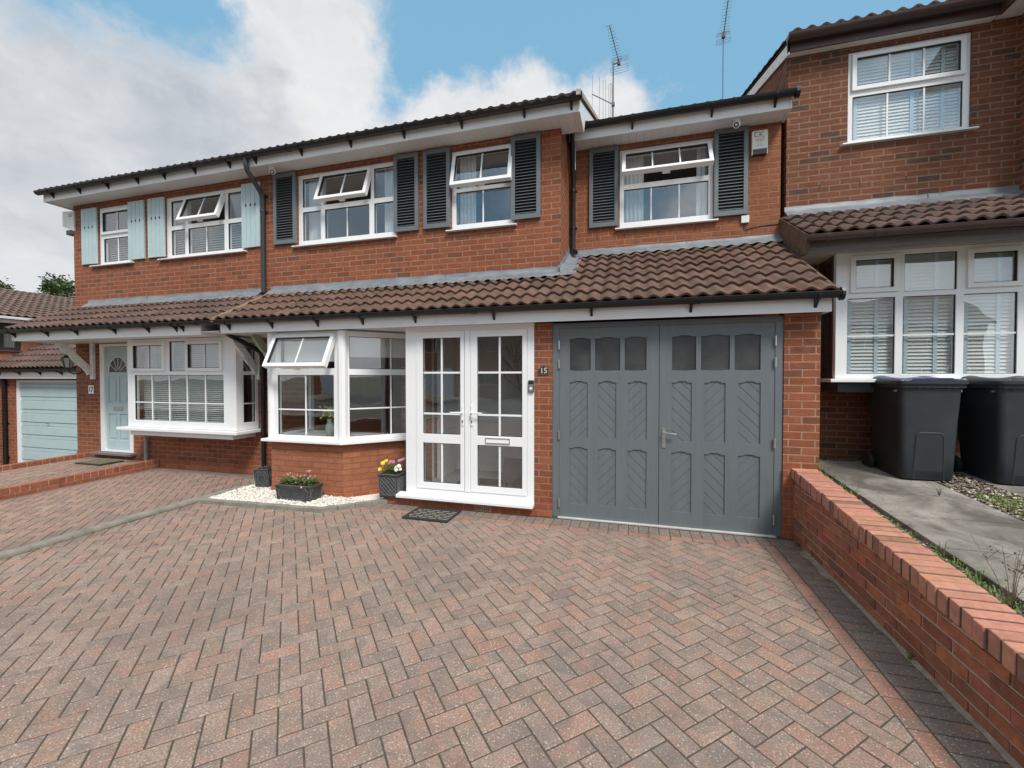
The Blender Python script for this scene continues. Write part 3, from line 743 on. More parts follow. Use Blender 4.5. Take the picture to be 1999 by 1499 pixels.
# --- lean-to roof (L-shaped) with lead flashing
LS = V((0, 1, SL)).normalized()
tiles(H15, 'lean_to_roof', (-5.47, 4.485, 2.337), (1, 0, 0), LS, 7.25, 8, 'tile', nfun=lambda x: (0, 1, 2, 3) if x < 4.42 else range(7))
mb = MB()
th = .04
def deckpoly(pts):
    up = [(x, y, 2.337 + SL * (y - 4.485)) for x, y in pts]; lo = [(x, y, z - th) for x, y, z in up]; n = len(pts)
    mb.add(up + lo, [tuple(range(n)), tuple(reversed(range(n, 2 * n)))] + [(i, (i + 1) % n, n + (i + 1) % n, n + i) for i in range(n)])
deckpoly([(-5.47, 4.5), (-.88, 4.5), (-.88, 5.44), (-5.47, 5.44)]); deckpoly([(-.88, 4.5), (1.76, 4.5), (1.76, 6.24), (-.88, 6.24)])
link('lean_to_deck', mb, 'soffitdark', H15)
fv = Fr((1.79, 0, 0), (0, 1, 0), (0, 0, 1), (1, 0, 0))
mb = MB(); mb.plate(fv, [(4.50, 2.315), (6.24, 3.27), (6.24, 3.335), (4.50, 2.375)], (), -.03, 0); link('verge', mb, 'tile_dark', H15)
mb = MB(); mb.plate(Fr((1.752, 0, 0), (0, 1, 0), (0, 0, 1), (1, 0, 0)), [(4.56, 2.178), (5.2, 2.178), (6.24, 2.6), (6.24, 3.255), (4.56, 2.33)], (), -.02, 0); link('bargeboard', mb, 'fascia', H15)
fv = Fr((-5.46, 0, 0), (0, 1, 0), (0, 0, 1), (-1, 0, 0))
mb = MB()
for k in range(12):
    y = 4.5 + k * .08; z = 2.337 + SL * (y - 4.485)
    mb.hexa([(-5.60, y, z - .02), (-5.45, y, z - .01), (-5.45, y + .082, z + .035), (-5.60, y + .082, z + .025),
             (-5.58, y, z + .03 + random.uniform(0, .006)), (-5.47, y, z + .052), (-5.47, y + .082, z + .096), (-5.58, y + .082, z + .078)])
link('verge_mortar', mb, plain('verge_mortar', (.26, .17, .10), .95, .3, 14, .6, 60, dirt=((.30, .25, .2), 9, .6)), H15, smooth=True)
flashing(H15, -5.50, -.90, MY, 3.0, 2.867, SL)
flashing(H15, -.80, 1.83, AY, 3.418, 3.306, SL)
mb = MB(); n_ = 9; vs_ = []   # lead dressed round the inner corner
for i in range(n_):
    y = MY - .13 + (AY - MY + .10) * i / (n_ - 1); z = 2.337 + SL * (y - 4.485)
    vs_ += [(-.895, y, z + .17 + (.03 if i % 2 else 0)), (-.885, y, z + .10), (-.80, y, z + .06), (-.69, y, z + .062 + .01 * math.sin(i * 2.1))]
mb.add(vs_, [(i * 4 + k, i * 4 + k + 1, i * 4 + k + 5, i * 4 + k + 4) for i in range(n_ - 1) for k in range(3)])
mb.hexa([(-.93, MY - .14, 2.86), (-.80, MY - .17, 2.84), (-.75, MY + .06, 2.95), (-.90, MY + .02, 3.0), (-.93, MY - .02, 3.0), (-.86, MY - .05, 3.0), (-.85, MY + .05, 3.02), (-.90, MY + .03, 3.05)])
link('corner_flashing', mb, 'lead', H15, smooth=True)
link('fascia', MB().box(-5.49, .47, 4.553, 4.575, 2.176, 2.33).box(.474, 1.752, 4.553, 4.575, 2.176, 2.33).box(.455, .50, 4.549, 4.5525, 2.174, 2.31), 'fascia', H15, bevel=.002)
soffit(H15, -5.47, -2.70, 4.576, 5.44, 2.193, .2); soffit(H15, -2.70, 1.75, 4.576, 4.70, 2.193, 4)
link('soffit_trim', MB().box(-5.49, -5.47, 4.553, 5.44, 2.176, 2.36), 'fascia', H15)
gutter(H15, -5.47, 1.80, 4.497, 2.343, r=.054, brackets=(-5.3, -4.58, -3.86, -3.2, -2.48, -1.5, -.42, .55, 1.62), fascia_y=4.553, joints=(-1.72, .6))
ge = MB(); ge.tube([(1.79, 4.497, 2.325), (1.815, 4.497, 2.325)], .06, 12); link('gutter_end_cap', ge, 'blacktrim', H15)
# downpipe by the set-back: from main soffit to the lean-to
pipe(H15, [(-.80, 5.78, 4.98), (-.82, 5.95, 4.86), (-.835, 6.1, 4.52), (-.835, 6.17, 4.42), (-.835, 6.17, 3.42), (-.82, 6.12, 3.37), (-.78, 6.04, 3.33)], .034, clips=((-.835, 6.17, 4.25), (-.835, 6.17, 3.72)))
pipe(H15, [(-.80, 6.11, 4.83), (-.80, 6.11, 4.52)], .006, 'upvc', name='cable')
# plinth / step under the porch
mb = MB(); mb.box(-2.99, -1.073, 4.655, 4.95, 0, .078)
mb2 = MB(); mb2.box(-2.70, -1.073, 4.685, 4.8, .08, .14)
link('plinth', mb, 'brick_smooth', H15, bevel=.003); link('plinth', mb2, 'brick_smooth', H15)
link('air_brick', MB().plate(F_G.off(c=.0475), rect(-1.78, -1.57, .008, .07), [rect(-1.775 + .028 * k, -1.757 + .028 * k, .018, .06) for k in range(7)], -.01, 0), plain('air_brick', (.3, .2, .16), .9, .3, 30), H15)

# --- brick bay: flat front and one angled side
BX0, BX1, BY = -4.72, -3.585, 4.66
bay_dir = V((1, 1.05, 0)).normalized()
fb1 = Fr((BX0, BY, 0), (1, 0, 0), (0, 0, 1), (0, -1, 0)); L1 = BX1 - BX0
fb2 = Fr((BX1, BY, 0), bay_dir, (0, 0, 1), (bay_dir.y, -bay_dir.x, 0)); L2 = 1.12
fb0 = Fr((BX0 - .06, MY, 0), (.06, -(MY - BY), 0), (0, 0, 1), (-(MY - BY), -.06, 0)); L0 = .8
mb = MB()
for z0, z1, pr, mi in ((.075, .72, 0, 0), (0, .0748, .012, 1)):
    holed_wall(mb, fb1.off(c=pr), -.012 if pr else 0, L1, z0, z1, [], .2, mi); holed_wall(mb, fb2.off(c=pr), 0, L2, z0, z1, [], .2, mi); holed_wall(mb, fb0.off(c=pr), 0, L0, z0, z1, [], .2, mi)
link('bay_wall', mb, ['brick_bay', 'brick_smooth'], H15)
bw1 = window(H15, fb1, .0, L1 - .035, .75, 2.17, [
    dict(r=(.125, .985, 1.715, 2.09), kind='sash', ang=25, nx=2), dict(r=(.105, 1.0, .80, 1.60), nx=2, ny=[1.14])], label='front light of the bay with its top sash open')
bw2 = window(H15, fb2, .035, L2, .75, 2.17, [
    dict(r=(.085, L2 - .06, 1.68, 2.10), xs=[.62]), dict(r=(.085, L2 - .06, .80, 1.60), xs=[.62], ny=[1.16])], label='angled side light of the bay')
bw0 = window(H15, fb0, 0, L0 - .04, .75, 2.17, [dict(r=(.08, .68, .8, 2.1))])
mb = MB(); cpt = V((BX1, BY, 0)); mb.lathe((BX1 - .003, BY + .01, .75), (0, 0, 1), [(.062, 0), (.062, 1.42)], 10); link('corner_post', mb, 'upvc', H15, smooth=True)
link('corner_post', MB().lathe((BX0, BY + .01, .75), (0, 0, 1), [(.05, 0), (.05, 1.42)], 10), 'upvc', H15, smooth=True)
e = .095
P_ = [(BX0 - .09, BY + .5), (BX0 - .09, BY - e), (BX1 + .035, BY - e), (BX1 + .035 + bay_dir.x * L2, BY - e + bay_dir.y * L2), (BX1 - .2 + bay_dir.x * L2, BY + bay_dir.y * L2 + .1), (BX1 - .15, BY + .08), (BX0 + .1, BY + .08)]
mb = MB(); mb.plate(Fr((0, 0, 0), (1, 0, 0), (0, 1, 0), (0, 0, 1)), P_, (), .712, .748)
link('bay_sill', mb, 'upvc', H15, bevel=.005)
# roller blinds and things in the bay
bl = MB(); bl.fbox(fb1, .1, 1.0, 1.78, 2.15, -.13, -.125); bl.fbox(fb2, .08, L2 - .05, 1.84, 2.15, -.10, -.095); link('roller_blind', bl, 'blind', H15)
bs = MB(); bs.plate(Fr((0, 0, 0), (1, 0, 0), (0, 1, 0), (0, 0, 1)), [(BX0 + .05, BY + .08), (BX1 - .03, BY + .08), (BX1 + .6, BY + .75), (BX0 + .05, BY + .75)], (), .70, .76); link('window_board', bs, 'roomwhite', H15)

# --- porch doors
def leaf(parent, a0, a1, hinge_left, label):
    frd = front(GY - .012)
    gl = [(a0 + .09, a1 - .05, .885, 2.045), (a0 + .09, a1 - .05, .293, .775)] if hinge_left else [(a0 + .085, a1 - .055, .885, 2.045), (a0 + .085, a1 - .055, .293, .775)]
    mb = MB(); mb.plate(frd, rect(a0, a1, .215, 2.123), [rect(*q) for q in gl], -.06, 0)
    for q in gl: mb.plate(frd, rect(*q), [rect(q[0] + .006, q[1] - .006, q[2] + .006, q[3] - .006)], -.03, -.008, 1)
    c = (a0 + a1) / 2
    mb.fbox(frd, c - .14, c + .16, 2.082, 2.094, 0, .008)
    for z in (.885, .775, 2.045, .293): pass
    d = link('porch_door', mb, ['upvc', 'gasket'], parent, bevel=.004); d['label'] = label
    for q in gl: link('pane', MB().fbox(frd, q[0], q[1], q[2], q[3], -.026, -.022), 'glass', d)
    bm = MB(); xc = (gl[0][0] + gl[0][1]) / 2
    for q in gl: bm.fbox(frd, xc - .011, xc + .011, q[2], q[3], -.021, -.012)
    for z in (1.627, 1.131):
        for u0, u1 in ((gl[0][0], xc - .011), (xc + .011, gl[0][1])): bm.fbox(frd, u0, u1, z - .011, z + .011, -.021, -.0125)
    link('glazing_bar', bm, 'upvc', d)
    hx = a1 - .018 if hinge_left else a0 + .02; sgn = -1 if hinge_left else 1
    hm = MB(); hm.fbox(frd, hx - .014, hx + .014, 1.0, 1.245, 0, .011)
    hm.tube([frd.p(hx, 1.155, .0), frd.p(hx, 1.155, .05), frd.p(hx + sgn * .02, 1.155, .056), frd.p(hx + sgn * .14, 1.152, .052)], .0095, 10)
    h = link('handle', hm, 'upvc', d, smooth=True)
    km = MB(); km.lathe(frd.p(hx, 1.052, .008), frd.n, [(.009, 0), (.009, .006)], 12); km.fbox(frd, hx - .004, hx + .004, 1.025, 1.045, .0, .012)
    link('keyhole', km, 'black', d)
    return d
frp = front(GY - .002)
mb = MB(); mb.plate(frp, rect(-2.70, -1.073, .20 - .05, 2.19), [rect(-2.552, -1.918, .213, 2.125), rect(-1.842, -1.153, .213, 2.125)], -.07, 0)
mb.fbox(frp, -1.912, -1.848, .21, 2.125, .0005, .014)
pf = link('porch_frame', mb, 'upvc', H15, bevel=.004)
dl = leaf(H15, -2.550, -1.920, True, 'left leaf of the white porch doors')
dr = leaf(H15, -1.840, -1.155, False, 'right leaf of the white porch doors, with the letterbox')
fl = front(GY - .012)
lm = MB(); lm.plate(fl, rect(-1.652, -1.355, .802, .866), [rect(-1.644, -1.363, .810, .858)], 0, .012, 0); lm.fbox(fl, -1.644, -1.363, .810, .858, 0, .006, 1)
link('letterbox', lm, ['chrome', 'upvc'], dr)
sb = MB(); sb.hexa([(-2.78, 4.585, .103), (-1.066, 4.585, .103), (-1.066, 4.75, .103), (-2.78, 4.75, .103), (-2.78, 4.585, .138), (-1.066, 4.585, .138), (-1.066, 4.69, .158), (-2.78, 4.69, .158)])
link('porch_sill', sb, 'upvc', H15, bevel=.004)

# --- garage doors
fgo = front(GY + .012)
mb = MB(); mb.plate(fgo, [(-.865, 0), (-.787, 0), (-.787, 2.118), (1.342, 2.118), (1.342, 0), (1.413, 0), (1.413, 2.172), (-.865, 2.172)], (), -.09, 0)
link('garage_frame', mb, 'greydoor', H15, bevel=.003)
link('threshold', MB().box(-.80, 1.36, GY - .02, GY + .1, 0, .012), plain('pale_threshold', (.5, .49, .46), .7, .1), H15)
def ogee(a0, a1, b0, b1, up=.016, side=.004):
    w = a1 - a0; top = []
    for k in range(13):
        t = k / 12; s = min(1, max(0, (t - .14) / .22)) if t < .5 else min(1, max(0, (.86 - t) / .22)); s = s * s * (3 - 2 * s)
        top.append((a1 - w * t, b1 - up + up * s))
    bot = [(a0 + w * k / 12, b0 + .006 - .006 * math.sin(math.pi * k / 12)) for k in range(13)]
    return bot + top
def gleaf(a0, a1, wins, cols, dirs, label):
    fd = front(GY + .018)
    H = [ogee(x0, x1, 1.643, 2.006, .012) for x0, x1 in wins]
    P1 = [ogee(x0, x1, .905, 1.532) for x0, x1 in cols]; P2 = [ogee(x0, x1, .165, .800) for x0, x1 in cols]
    mb = MB(); mb.plate(fd, rect(a0, a1, .014, 2.116), H + P1 + P2, -.022, 0)
    d = link('garage_door', mb, 'greydoor', H15, bevel=.0035); d['label'] = label
    back = MB(); back.plate(fd, rect(a0, a1, .014, 2.116), [rect(x0 - .004, x1 + .004, 1.639, 2.008) for x0, x1 in wins], -.045, -.023); link('back_board', back, 'greydoor', d)
    for (x0, x1) in wins: link('pane', MB().fbox(fd, x0 - .003, x1 + .003, 1.64, 2.007, -.020, -.016), 'frosted', d)
    # boarded panels with V-grooves running diagonally
    for ri, (b0, b1) in enumerate(((.905, 1.532), (.165, .80))):
        for ci, (x0, x1) in enumerate(cols):
            sg = dirs[ri][ci]; pm = MB(); base = rect(x0 - .002, x1 + .002, b0 - .002, b1 + .002); st = .083; gp = .0032
            k = -10; 
            while k < 20:
                # boards are strips between lines b - sg*a = const
                c0 = b0 - max(x0 * sg, x1 * sg) + k * st * 1.414; c1 = c0 + st * 1.414
                q = clip(base, -sg * 1.0, 1.0, c1 - gp); q = clip(q, sg * 1.0, -1.0, -(c0 + gp)) if len(q) > 2 else q
                if len(q) > 2:
                    ar = abs(sum(q[i][0] * q[(i + 1) % len(q)][1] - q[(i + 1) % len(q)][0] * q[i][1] for i in range(len(q)))) / 2
                    if ar > 2e-5: pm.plate(fd, q, (), -.0225, -.011)
                k += 1
            pm.fbox(fd, x0 - .003, x1 + .003, b0 - .003, b1 + .003, -.0228, -.0150)
            link('boarded_panel', pm, 'greydoor', d, bevel=.002)
    return d
gl_ = gleaf(-.785, .266, [(-.671, -.443), (-.397, -.131), (-.083, .140)], [(-.674, -.475), (-.362, -.170), (-.047, .145)], [[1, -1, 1], [-1, 1, -1]], 'left leaf of the grey garage doors')
gr_ = gleaf(.271, 1.340, [(.394, .625), (.672, .941), (.984, 1.216)], [(.392, .587), (.707, .903), (1.022, 1.220)], [[-1, 1, -1], [1, -1, 1]], 'right leaf of the grey garage doors, with the handle')
for z in (.17, .93, 1.72, 1.93):
    link('hinge', MB().tube([(-.787, GY - .002, z - .048), (-.787, GY - .002, z + .048)], .0095, 8), 'chrome', gl_)
    link('hinge', MB().tube([(1.341, GY - .002, z - .048), (1.341, GY - .002, z + .048)], .0095, 8), 'chrome', gr_)
fh = front(GY + .018); hm = MB(); hm.fbox(fh, .297, .335, .835, 1.04, 0, .008)
hm.tube([fh.p(.316, .995, 0), fh.p(.316, .995, .045), fh.p(.33, .995, .052), fh.p(.435, .985, .05)], .009, 10); hm.lathe(fh.p(.316, .9, .006), fh.n, [(.009, 0), (.009, .01)], 12)
link('handle', hm, 'chrome', gr_, smooth=True)
# white gallows bracket under the lean-to
def gallows(parent, x, y0, y1, z0, z1, mat='oldwhite', label=None):
    mb = MB(); f = Fr((x, 0, 0), (0, 1, 0), (0, 0, 1), (1, 0, 0))
    mb.box(x - .04, x + .04, y1 - .045, y1, z0 - .13, z1)                 # wall post
    top, bot = V((y0, z1)), V((y1 - .045, z0)); d = bot - top; L = d.length; d.normalize(); n = V((d.y, -d.x))
    if n.y < 0: n = -n
    up = [top + n * .0, ]
    outer = []; m = 30
    for k in range(m + 1):
        t = k / m; p = top + d * L * t
        wv = .02 * abs(math.sin(t * math.pi * 2.5)) ** .6 + (.02 if k in (0, m) else 0)
        outer.append(p - n * (.045 + wv))
    inner = [top + d * L * t + n * .05 for t in (1, .75, .5, .25, 0)]
    pts = [(p.x, p.y) for p in outer + inner]
    pts = clip(clip(pts, 0, 1, z1), 1, 0, y1 - .045)
    mb.plate(f, pts, (), -.025, .025)
    o = link('gallows_bracket', mb, mat, parent, bevel=.003)
    if label: o['label'] = label
    return o
gallows(H15, -5.28, 4.93, MY, 1.62, 2.19, plain('greenish_white_paint', (.36, .38, .28), .7, .15, 8))

# ------------------------------------------------------------------ house 17 (left)
H17 = thing('semi_detached_house', 'red brick house number 17 with pale blue front door and pale blue plank shutters', 'house', (-7.8, 5.45, 0))
A1 = (-9.40, -8.53, 3.615, 4.655); A2 = (-7.745, -6.03, 3.61, 4.65)
mb = MB(); holed_wall(mb, F_M, -10.05, -5.602, 0, 4.765, [A1, A2, (-9.41, -8.58, .20, 2.18), (-8.0, -5.85, .80, 2.15)])
link('wall', mb, 'brick', H17)
mb = MB(); wallpoly(mb, [(-10.053, MY, -.7), (-10.053, 12.6, -.7), (-10.053, 12.6, 4.76), (-10.053, 8.9, 6.6), (-10.053, MY, 4.95)])
wallpoly(mb, [(-10.05, 12.6, 0), (-5.6, 12.6, 0), (-5.6, 12.6, 4.8), (-10.05, 12.6, 4.8)]); link('side_wall', mb, 'brick', H17)
mb = MB(); mb.box(-10.055, -9.42, MY - .016, MY - .001, 0, .175); mb.box(-8.57, -5.60, MY - .016, MY - .001, 0, .15); mb.box(-9.42, -8.57, MY - .016, MY - .001, 0, .17); link('plinth', mb, 'brick_smooth', H17)
room(H17, -9.42, -8.5, MY + .27, 8.4, 2.6, 4.74); room(H17, -7.78, -6.0, MY + .27, 8.4, 2.6, 4.74); room(H17, -8.05, -5.8, MY + .27, 8.8, .3, 2.2)
v1 = window(H17, fr, *A1, [dict(r=(-9.30, -8.61, 4.21, 4.555), kind='sash', ang=0, nx=2), dict(r=(-9.31, -8.60, 3.665, 4.09), nx=2)], sill=(-9.56, -8.48, .085, .028), label='narrow upstairs window between pale blue shutters')
blind(v1, fr, -9.32, -8.59, 3.665, 4.50, -.12, .04, 30)
v2 = window(H17, fr, *A2, [
    dict(r=(-7.645, -7.335, 4.16, 4.585)), dict(r=(-7.645, -7.335, 3.665, 4.09)),
    dict(r=(-7.25, -6.49, 4.19, 4.56), kind='sash', ang=20, nx=2), dict(r=(-7.265, -6.475, 3.665, 4.09), nx=2),
    dict(r=(-6.395, -6.09, 4.16, 4.585)), dict(r=(-6.395, -6.09, 3.665, 4.09))], sill=(-7.87, -5.97, .085, .028), label='three-part upstairs window with its middle sash open')
blind(v2, fr, -7.27, -6.05, 3.665, 4.12, -.12, .04, 30); blind(v2, fr, -7.66, -7.33, 3.665, 4.3, -.12, .04, 30)
def plankshutter(parent, fr, a0, a1, b0, b1, label):
    mb = MB(); n = 4; w_ = (a1 - a0) / n; mb.fbox(fr, a0 + .001, a1 - .001, b0 + .001, b1 - .001, .001, .012)
    zc = b0 + (b1 - b0) * .66
    for k in range(n):
        x0, x1 = a0 + k * w_, a0 + (k + 1) * w_
        mb.fbox(fr, x0 + (.003 if k else 0), x1 - (.003 if k < n - 1 else 0), b0, b1, .0125, .03)
    for k in (1, 2, 3):
        x = a0 + k * w_
        mb.plate(fr, [(x - .02, zc), (x, zc - .032), (x + .02, zc), (x, zc + .032)], (), .0301, .0315, 1)
    o = link('shutter', mb, ['paleblue', 'gasket'], parent, bevel=.002); o['label'] = label
fp = front(MY - .004)
for a, b, t in ((-9.79, -9.40, 'plank shutter nearest the house corner'), (-8.59, -8.205, 'plank shutter right of the narrow window'), (-8.11, -7.735, 'plank shutter left of the three-part window'), (-6.045, -5.68, 'plank shutter beside the downpipe')):
    plankshutter(H17, fp, a, b, 3.643, 4.655, t)
# door
fd7 = front(MY - .01)
mb = MB(); mb.plate(fd7, rect(-9.405, -8.58, .21, 2.175), [rect(-9.30, -8.665, .25, 2.125)], -.08, .0); link('door_frame', mb, 'upvc', H17, bevel=.004)
fd = front(MY + .02)
fan = [(-8.9825 + .235 * math.cos(math.pi * k / 16), 1.66 + .27 * math.sin(math.pi * k / 16)) for k in range(17)]
mb = MB(); mb.plate(fd, rect(-9.298, -8.667, .255, 2.12), [fan, rect(-9.235, -9.01, 1.10, 1.58), rect(-8.955, -8.73, 1.10, 1.58), rect(-9.235, -9.01, .42, .90), rect(-8.955, -8.73, .42, .90)], -.012, 0)
mb.fbox(fd, -9.298, -8.667, .255, 2.12, -.04, -.0125)
for x0 in (-9.235, -8.955):
    for z0 in (1.10, .42): mb.fbox(fd, x0 + .04, x0 + .185, z0 + .04, z0 + .44, -.012, -.002)
dd = link('front_door', mb, 'paleblue', H17, bevel=.004)
fm = MB(); fm.plate(fd, fan, (), -.011, -.008); link('fanlight', fm, 'frosted', dd)
lb = MB()
for k in range(1, 6):
    t = math.pi * k / 6; lb.tube([fd.p(-8.9825 + .05 * math.cos(t), 1.66 + .05 * math.sin(t), -.004), fd.p(-8.9825 + .235 * math.cos(t), 1.66 + .27 * math.sin(t), -.004)], .005, 6)
lb.tube([fd.p(-8.9825 + .24 * math.cos(math.pi * k / 16), 1.66 + .275 * math.sin(math.pi * k / 16), 0) for k in range(17)], .007, 6)
link('fanlight_bar', lb, 'upvc', dd)
lt = MB(); lt.plate(fd, rect(-9.10, -8.86, .965, 1.035), [rect(-9.085, -8.875, .978, 1.022)], 0, .01, 0); lt.fbox(fd, -9.085, -8.875, .978, 1.022, 0, .004, 0); link('letterbox', lt, 'chrome', dd)
mb = MB(); mb.box(-9.53, -8.50, MY - .11, MY + .02, .165, .205); link('door_step', mb, plain('slate_step', (.16, .145, .135), .7, .2), H17, bevel=.004)
# box bay
b0x, b1x, bfy = -8.07, -5.775, 5.05
f7 = front(bfy)
bw = window(H17, f7, b0x, b1x, .752, 2.185, [
    dict(r=(-7.905, -7.265, 1.715, 2.085), kind='sash', ang=0, nx=2), dict(r=(-7.13, -6.80, 1.665, 2.14)), dict(r=(-6.715, -6.075, 1.715, 2.085), kind='sash', ang=0, nx=2),
    dict(r=(-7.91, -6.02, .868, 1.605), nx=5, ny=[1.16])], name='bay_window')
blind(bw, f7, -7.9, -6.0, .87, 1.6, -.15, .032, 28)
blind(bw, f7, -7.9, -6.0, 1.68, 2.1, -.15, .032, 35)
f7s = Fr((b1x, bfy, 0), (0, 1, 0), (0, 0, 1), (1, 0, 0))
window(H17, f7s, .071, MY - bfy - .002, .752, 2.185, [dict(r=(.13, .34, 1.665, 2.11)), dict(r=(.13, .34, .868, 1.605), ny=[1.16])], name='bay_side_window')
f7t = Fr((b0x, MY, 0), (0, -1, 0), (0, 0, 1), (-1, 0, 0))
window(H17, f7t, .001, MY - bfy - .071, .752, 2.185, [dict(r=(.06, .27, .868, 2.1))], name='bay_side_window')
mb = MB(); mb.box(-8.22, -5.68, 4.965, MY - .003, .70, .748); link('bay_sill', mb, 'upvc', H17, bevel=.006)
mb = MB(); mb.box(-7.99, -5.83, 5.03, MY - .003, .62, .698); link('bay_apron', mb, 'upvc', H17, bevel=.004)
# roofs and eaves of 17
tiles(H17, 'roof', (-10.24, 5.045, 4.866), (1, 0, 0), RS, 4.62, 15, 'tile_dark', amp=.03, lift=.022)
roofdeck(H17, (-10.24, 5.05, 4.875), (1, 0, 0), RS, 4.62, 4.25); roofdeck(H17, (-10.24, 12.9, 4.90), (1, 0, 0), V((0, -1, .45)).normalized(), 4.62, 4.35)
link('fascia', MB().box(-10.27, -5.603, 5.15, 5.172, 4.742, 4.90), 'fascia', H17, bevel=.003)
soffit(H17, -10.25, -5.603, 5.172, MY, 4.757); soffit(H17, -10.25, -10.052, MY, 5.8, 4.757)
fb = Fr((-10.27, 0, 0), (0, 1, 0), (0, 0, 1), (-1, 0, 0))
mb = MB(); mb.plate(fb, [(5.14, 4.735), (5.60, 4.735), (5.75, 4.98), (9.1, 6.50), (9.1, 6.68), (5.14, 4.905)], (), -.02, 0); link('bargeboard', mb, 'fascia', H17)
gutter(H17, -10.33, -5.605, 5.09, 4.90, brackets=(-10.0, -9.3, -8.6, -7.9, -7.3, -6.65, -5.95), fascia_y=5.15, joints=(-7.25,))
tiles(H17, 'lean_to_roof', (-10.07, 4.525, 2.345), (1, 0, 0), LS, 4.47, 4, 'tile_dark', gauge=.275)
mb = MB(); deckpoly([(-10.05, 4.55), (-5.62, 4.55), (-5.62, 5.44), (-10.05, 5.44)]); link('lean_to_deck', mb, 'soffitdark', H17)
fv = Fr((-10.06, 0, 0), (0, 1, 0), (0, 0, 1), (-1, 0, 0)); mb = MB(); mb.plate(fv, [(4.60, 2.18), (5.44, 2.18), (5.44, 2.87), (4.60, 2.35)], (), -.02, 0); link('bargeboard', mb, 'fascia', H17)
link('fascia', MB().box(-10.06, -5.90, 4.612, 4.634, 2.176, 2.335), 'fascia', H17, bevel=.003)
link('fascia', MB().box(-5.922, -5.90, 4.6345, 5.2, 2.176, 2.335), 'fascia', H17)
soffit(H17, -10.04, -5.925, 4.635, MY - .001, 2.192, .3); soffit(H17, -5.90, -5.50, 4.62, MY - .001, 2.21, .3)
gutter(H17, -10.2, -5.49, 4.55, 2.352, r=.052, brackets=(-9.98, -9.15, -8.45, -7.6, -6.9, -6.35, -6.22), fascia_y=4.612, joints=(-5.9, -5.6))
flashing(H17, -9.68, -5.66, MY, 2.985, 2.853, SL)
pipe(H17, [(-5.60, 5.10, 4.84), (-5.60, 5.10, 4.76), (-5.60, 5.13, 4.68), (-5.60, 5.36, 4.46), (-5.60, 5.40, 4.36), (-5.60, 5.40, 2.90)], .036, 'darkpipe', clips=((-5.60, 5.40, 4.18), (-5.60, 5.40, 4.42)))
pipe(H17, [(-5.50, 4.58, 2.30), (-5.50, 4.62, 2.24), (-5.51, 4.72, 2.17), (-5.60, 5.31, 1.98), (-5.61, 5.38, 1.90), (-5.61, 5.38, .06)], .036, clips=((-5.61, 5.38, 1.62), (-5.61, 5.38, .66)))
gallows(H17, -9.565, 4.94, MY, 1.66, 2.19, label='scalloped white bracket beside the wall lantern'); gallows(H17, -5.75, 4.98, MY, 1.66, 2.19, label='scalloped white bracket beside the box bay')
mb = MB(); mb.tube([(-8.205, 5.40, 0), (-8.205, 5.40, .46)], .028, 12); mb.tube([(-8.205, 5.40, .44), (-8.205, 5.40, .485), (-8.205, 5.46, .495)], .034, 12)
link('waste_pipe', mb, plain('grey_pipe', (.30, .30, .29), .6, .15, 10), H17, smooth=True)

# ------------------------------------------------------------------ house on the right
HR = thing('brick_house', 'brown brick house on raised ground at the right with white blinds in its windows', 'house', (3.2, 6.25, .56))
WR = (2.545, 3.765, 4.465, 5.585)
mb = MB(); holed_wall(mb, F_A, 1.882, 4.2, .2, 5.66, [WR, (2.35, 3.95, 1.6, 3.0)]); mb.box(4.2, 6.5, 5.9, 6.6, .2, 5.7)
link('wall', mb, 'brick_brown', HR)
mb = MB(); wallpoly(mb, [(1.879, 6.251, .2), (1.879, 13, .2), (1.879, 13, 5.66), (1.879, 10, 6.95), (1.879, 6.251, 5.72)]); wallpoly(mb, [(1.88, 13, 0), (6.5, 13, 0), (6.5, 13, 5.7), (1.88, 13, 5.7)]); wallpoly(mb, [(6.5, 6.6, 0), (6.5, 13, 0), (6.5, 13, 5.7), (6.5, 6.6, 5.7)])
link('gable_wall', mb, 'brick_brown', HR)
room(HR, 2.52, 3.8, AY + .27, 9, 3.9, 5.62); room(HR, 2.3, 4.0, AY + .27, 9, 1.3, 3.1)
far = front(AY + .03)
wr = window(HR, far, *WR, [dict(r=(2.64, 3.665, 5.155, 5.50), kind='sash', ang=0, nx=3), dict(r=(2.605, 3.70, 4.51, 5.04), nx=3)], sill=(2.475, 3.81, .085, .03), label='upstairs window with blind')
blind(wr, far, 2.58, 3.72, 4.52, 5.56, -.07, .040, 68, tapes=(2.66, 3.24, 3.54), w=.05)
RR = V((0, 1, .32)).normalized()
tiles(HR, 'roof', (1.83, 6.0, 5.755), (1, 0, 0), RR, 4.8, 14, 'tile_dark'); roofdeck(HR, (1.85, 6.03, 5.75), (1, 0, 0), RR, 4.7, 4.2); roofdeck(HR, (1.85, 13.2, 5.75), (1, 0, 0), V((0, -1, .45)).normalized(), 4.7, 3.5)
mb = MB(); mb.box(1.84, 3.93, 6.12, 6.14, 5.63, 5.76); mb.box(3.93, 3.955, 5.2, 6.14, 5.63, 5.79); link('fascia', mb, 'browntrim', HR)
link('soffit', MB().box(1.86, 3.93, 6.141, AY - .001, 5.642, 5.655).box(3.956, 6.5, 5.0, 6.25, 5.655, 5.665), 'fascia', HR)
gutter(HR, 1.82, 3.96, 6.05, 5.785, 'browntrim', r=.062, joints=(2.9,))
fb = Fr((1.85, 0, 0), (0, 1, 0), (0, 0, 1), (-1, 0, 0))
mb = MB(); mb.plate(fb, [(6.12, 5.60), (10, 6.84), (10, 7.0), (6.12, 5.765)], (), -.02, 0); link('bargeboard', mb, 'oldwhite', HR)
roofdeck(HR, (3.92, 5.1, 5.81), (1, 0, 0), RR, 3, 3, 'tile_dark', name='porch_roof')
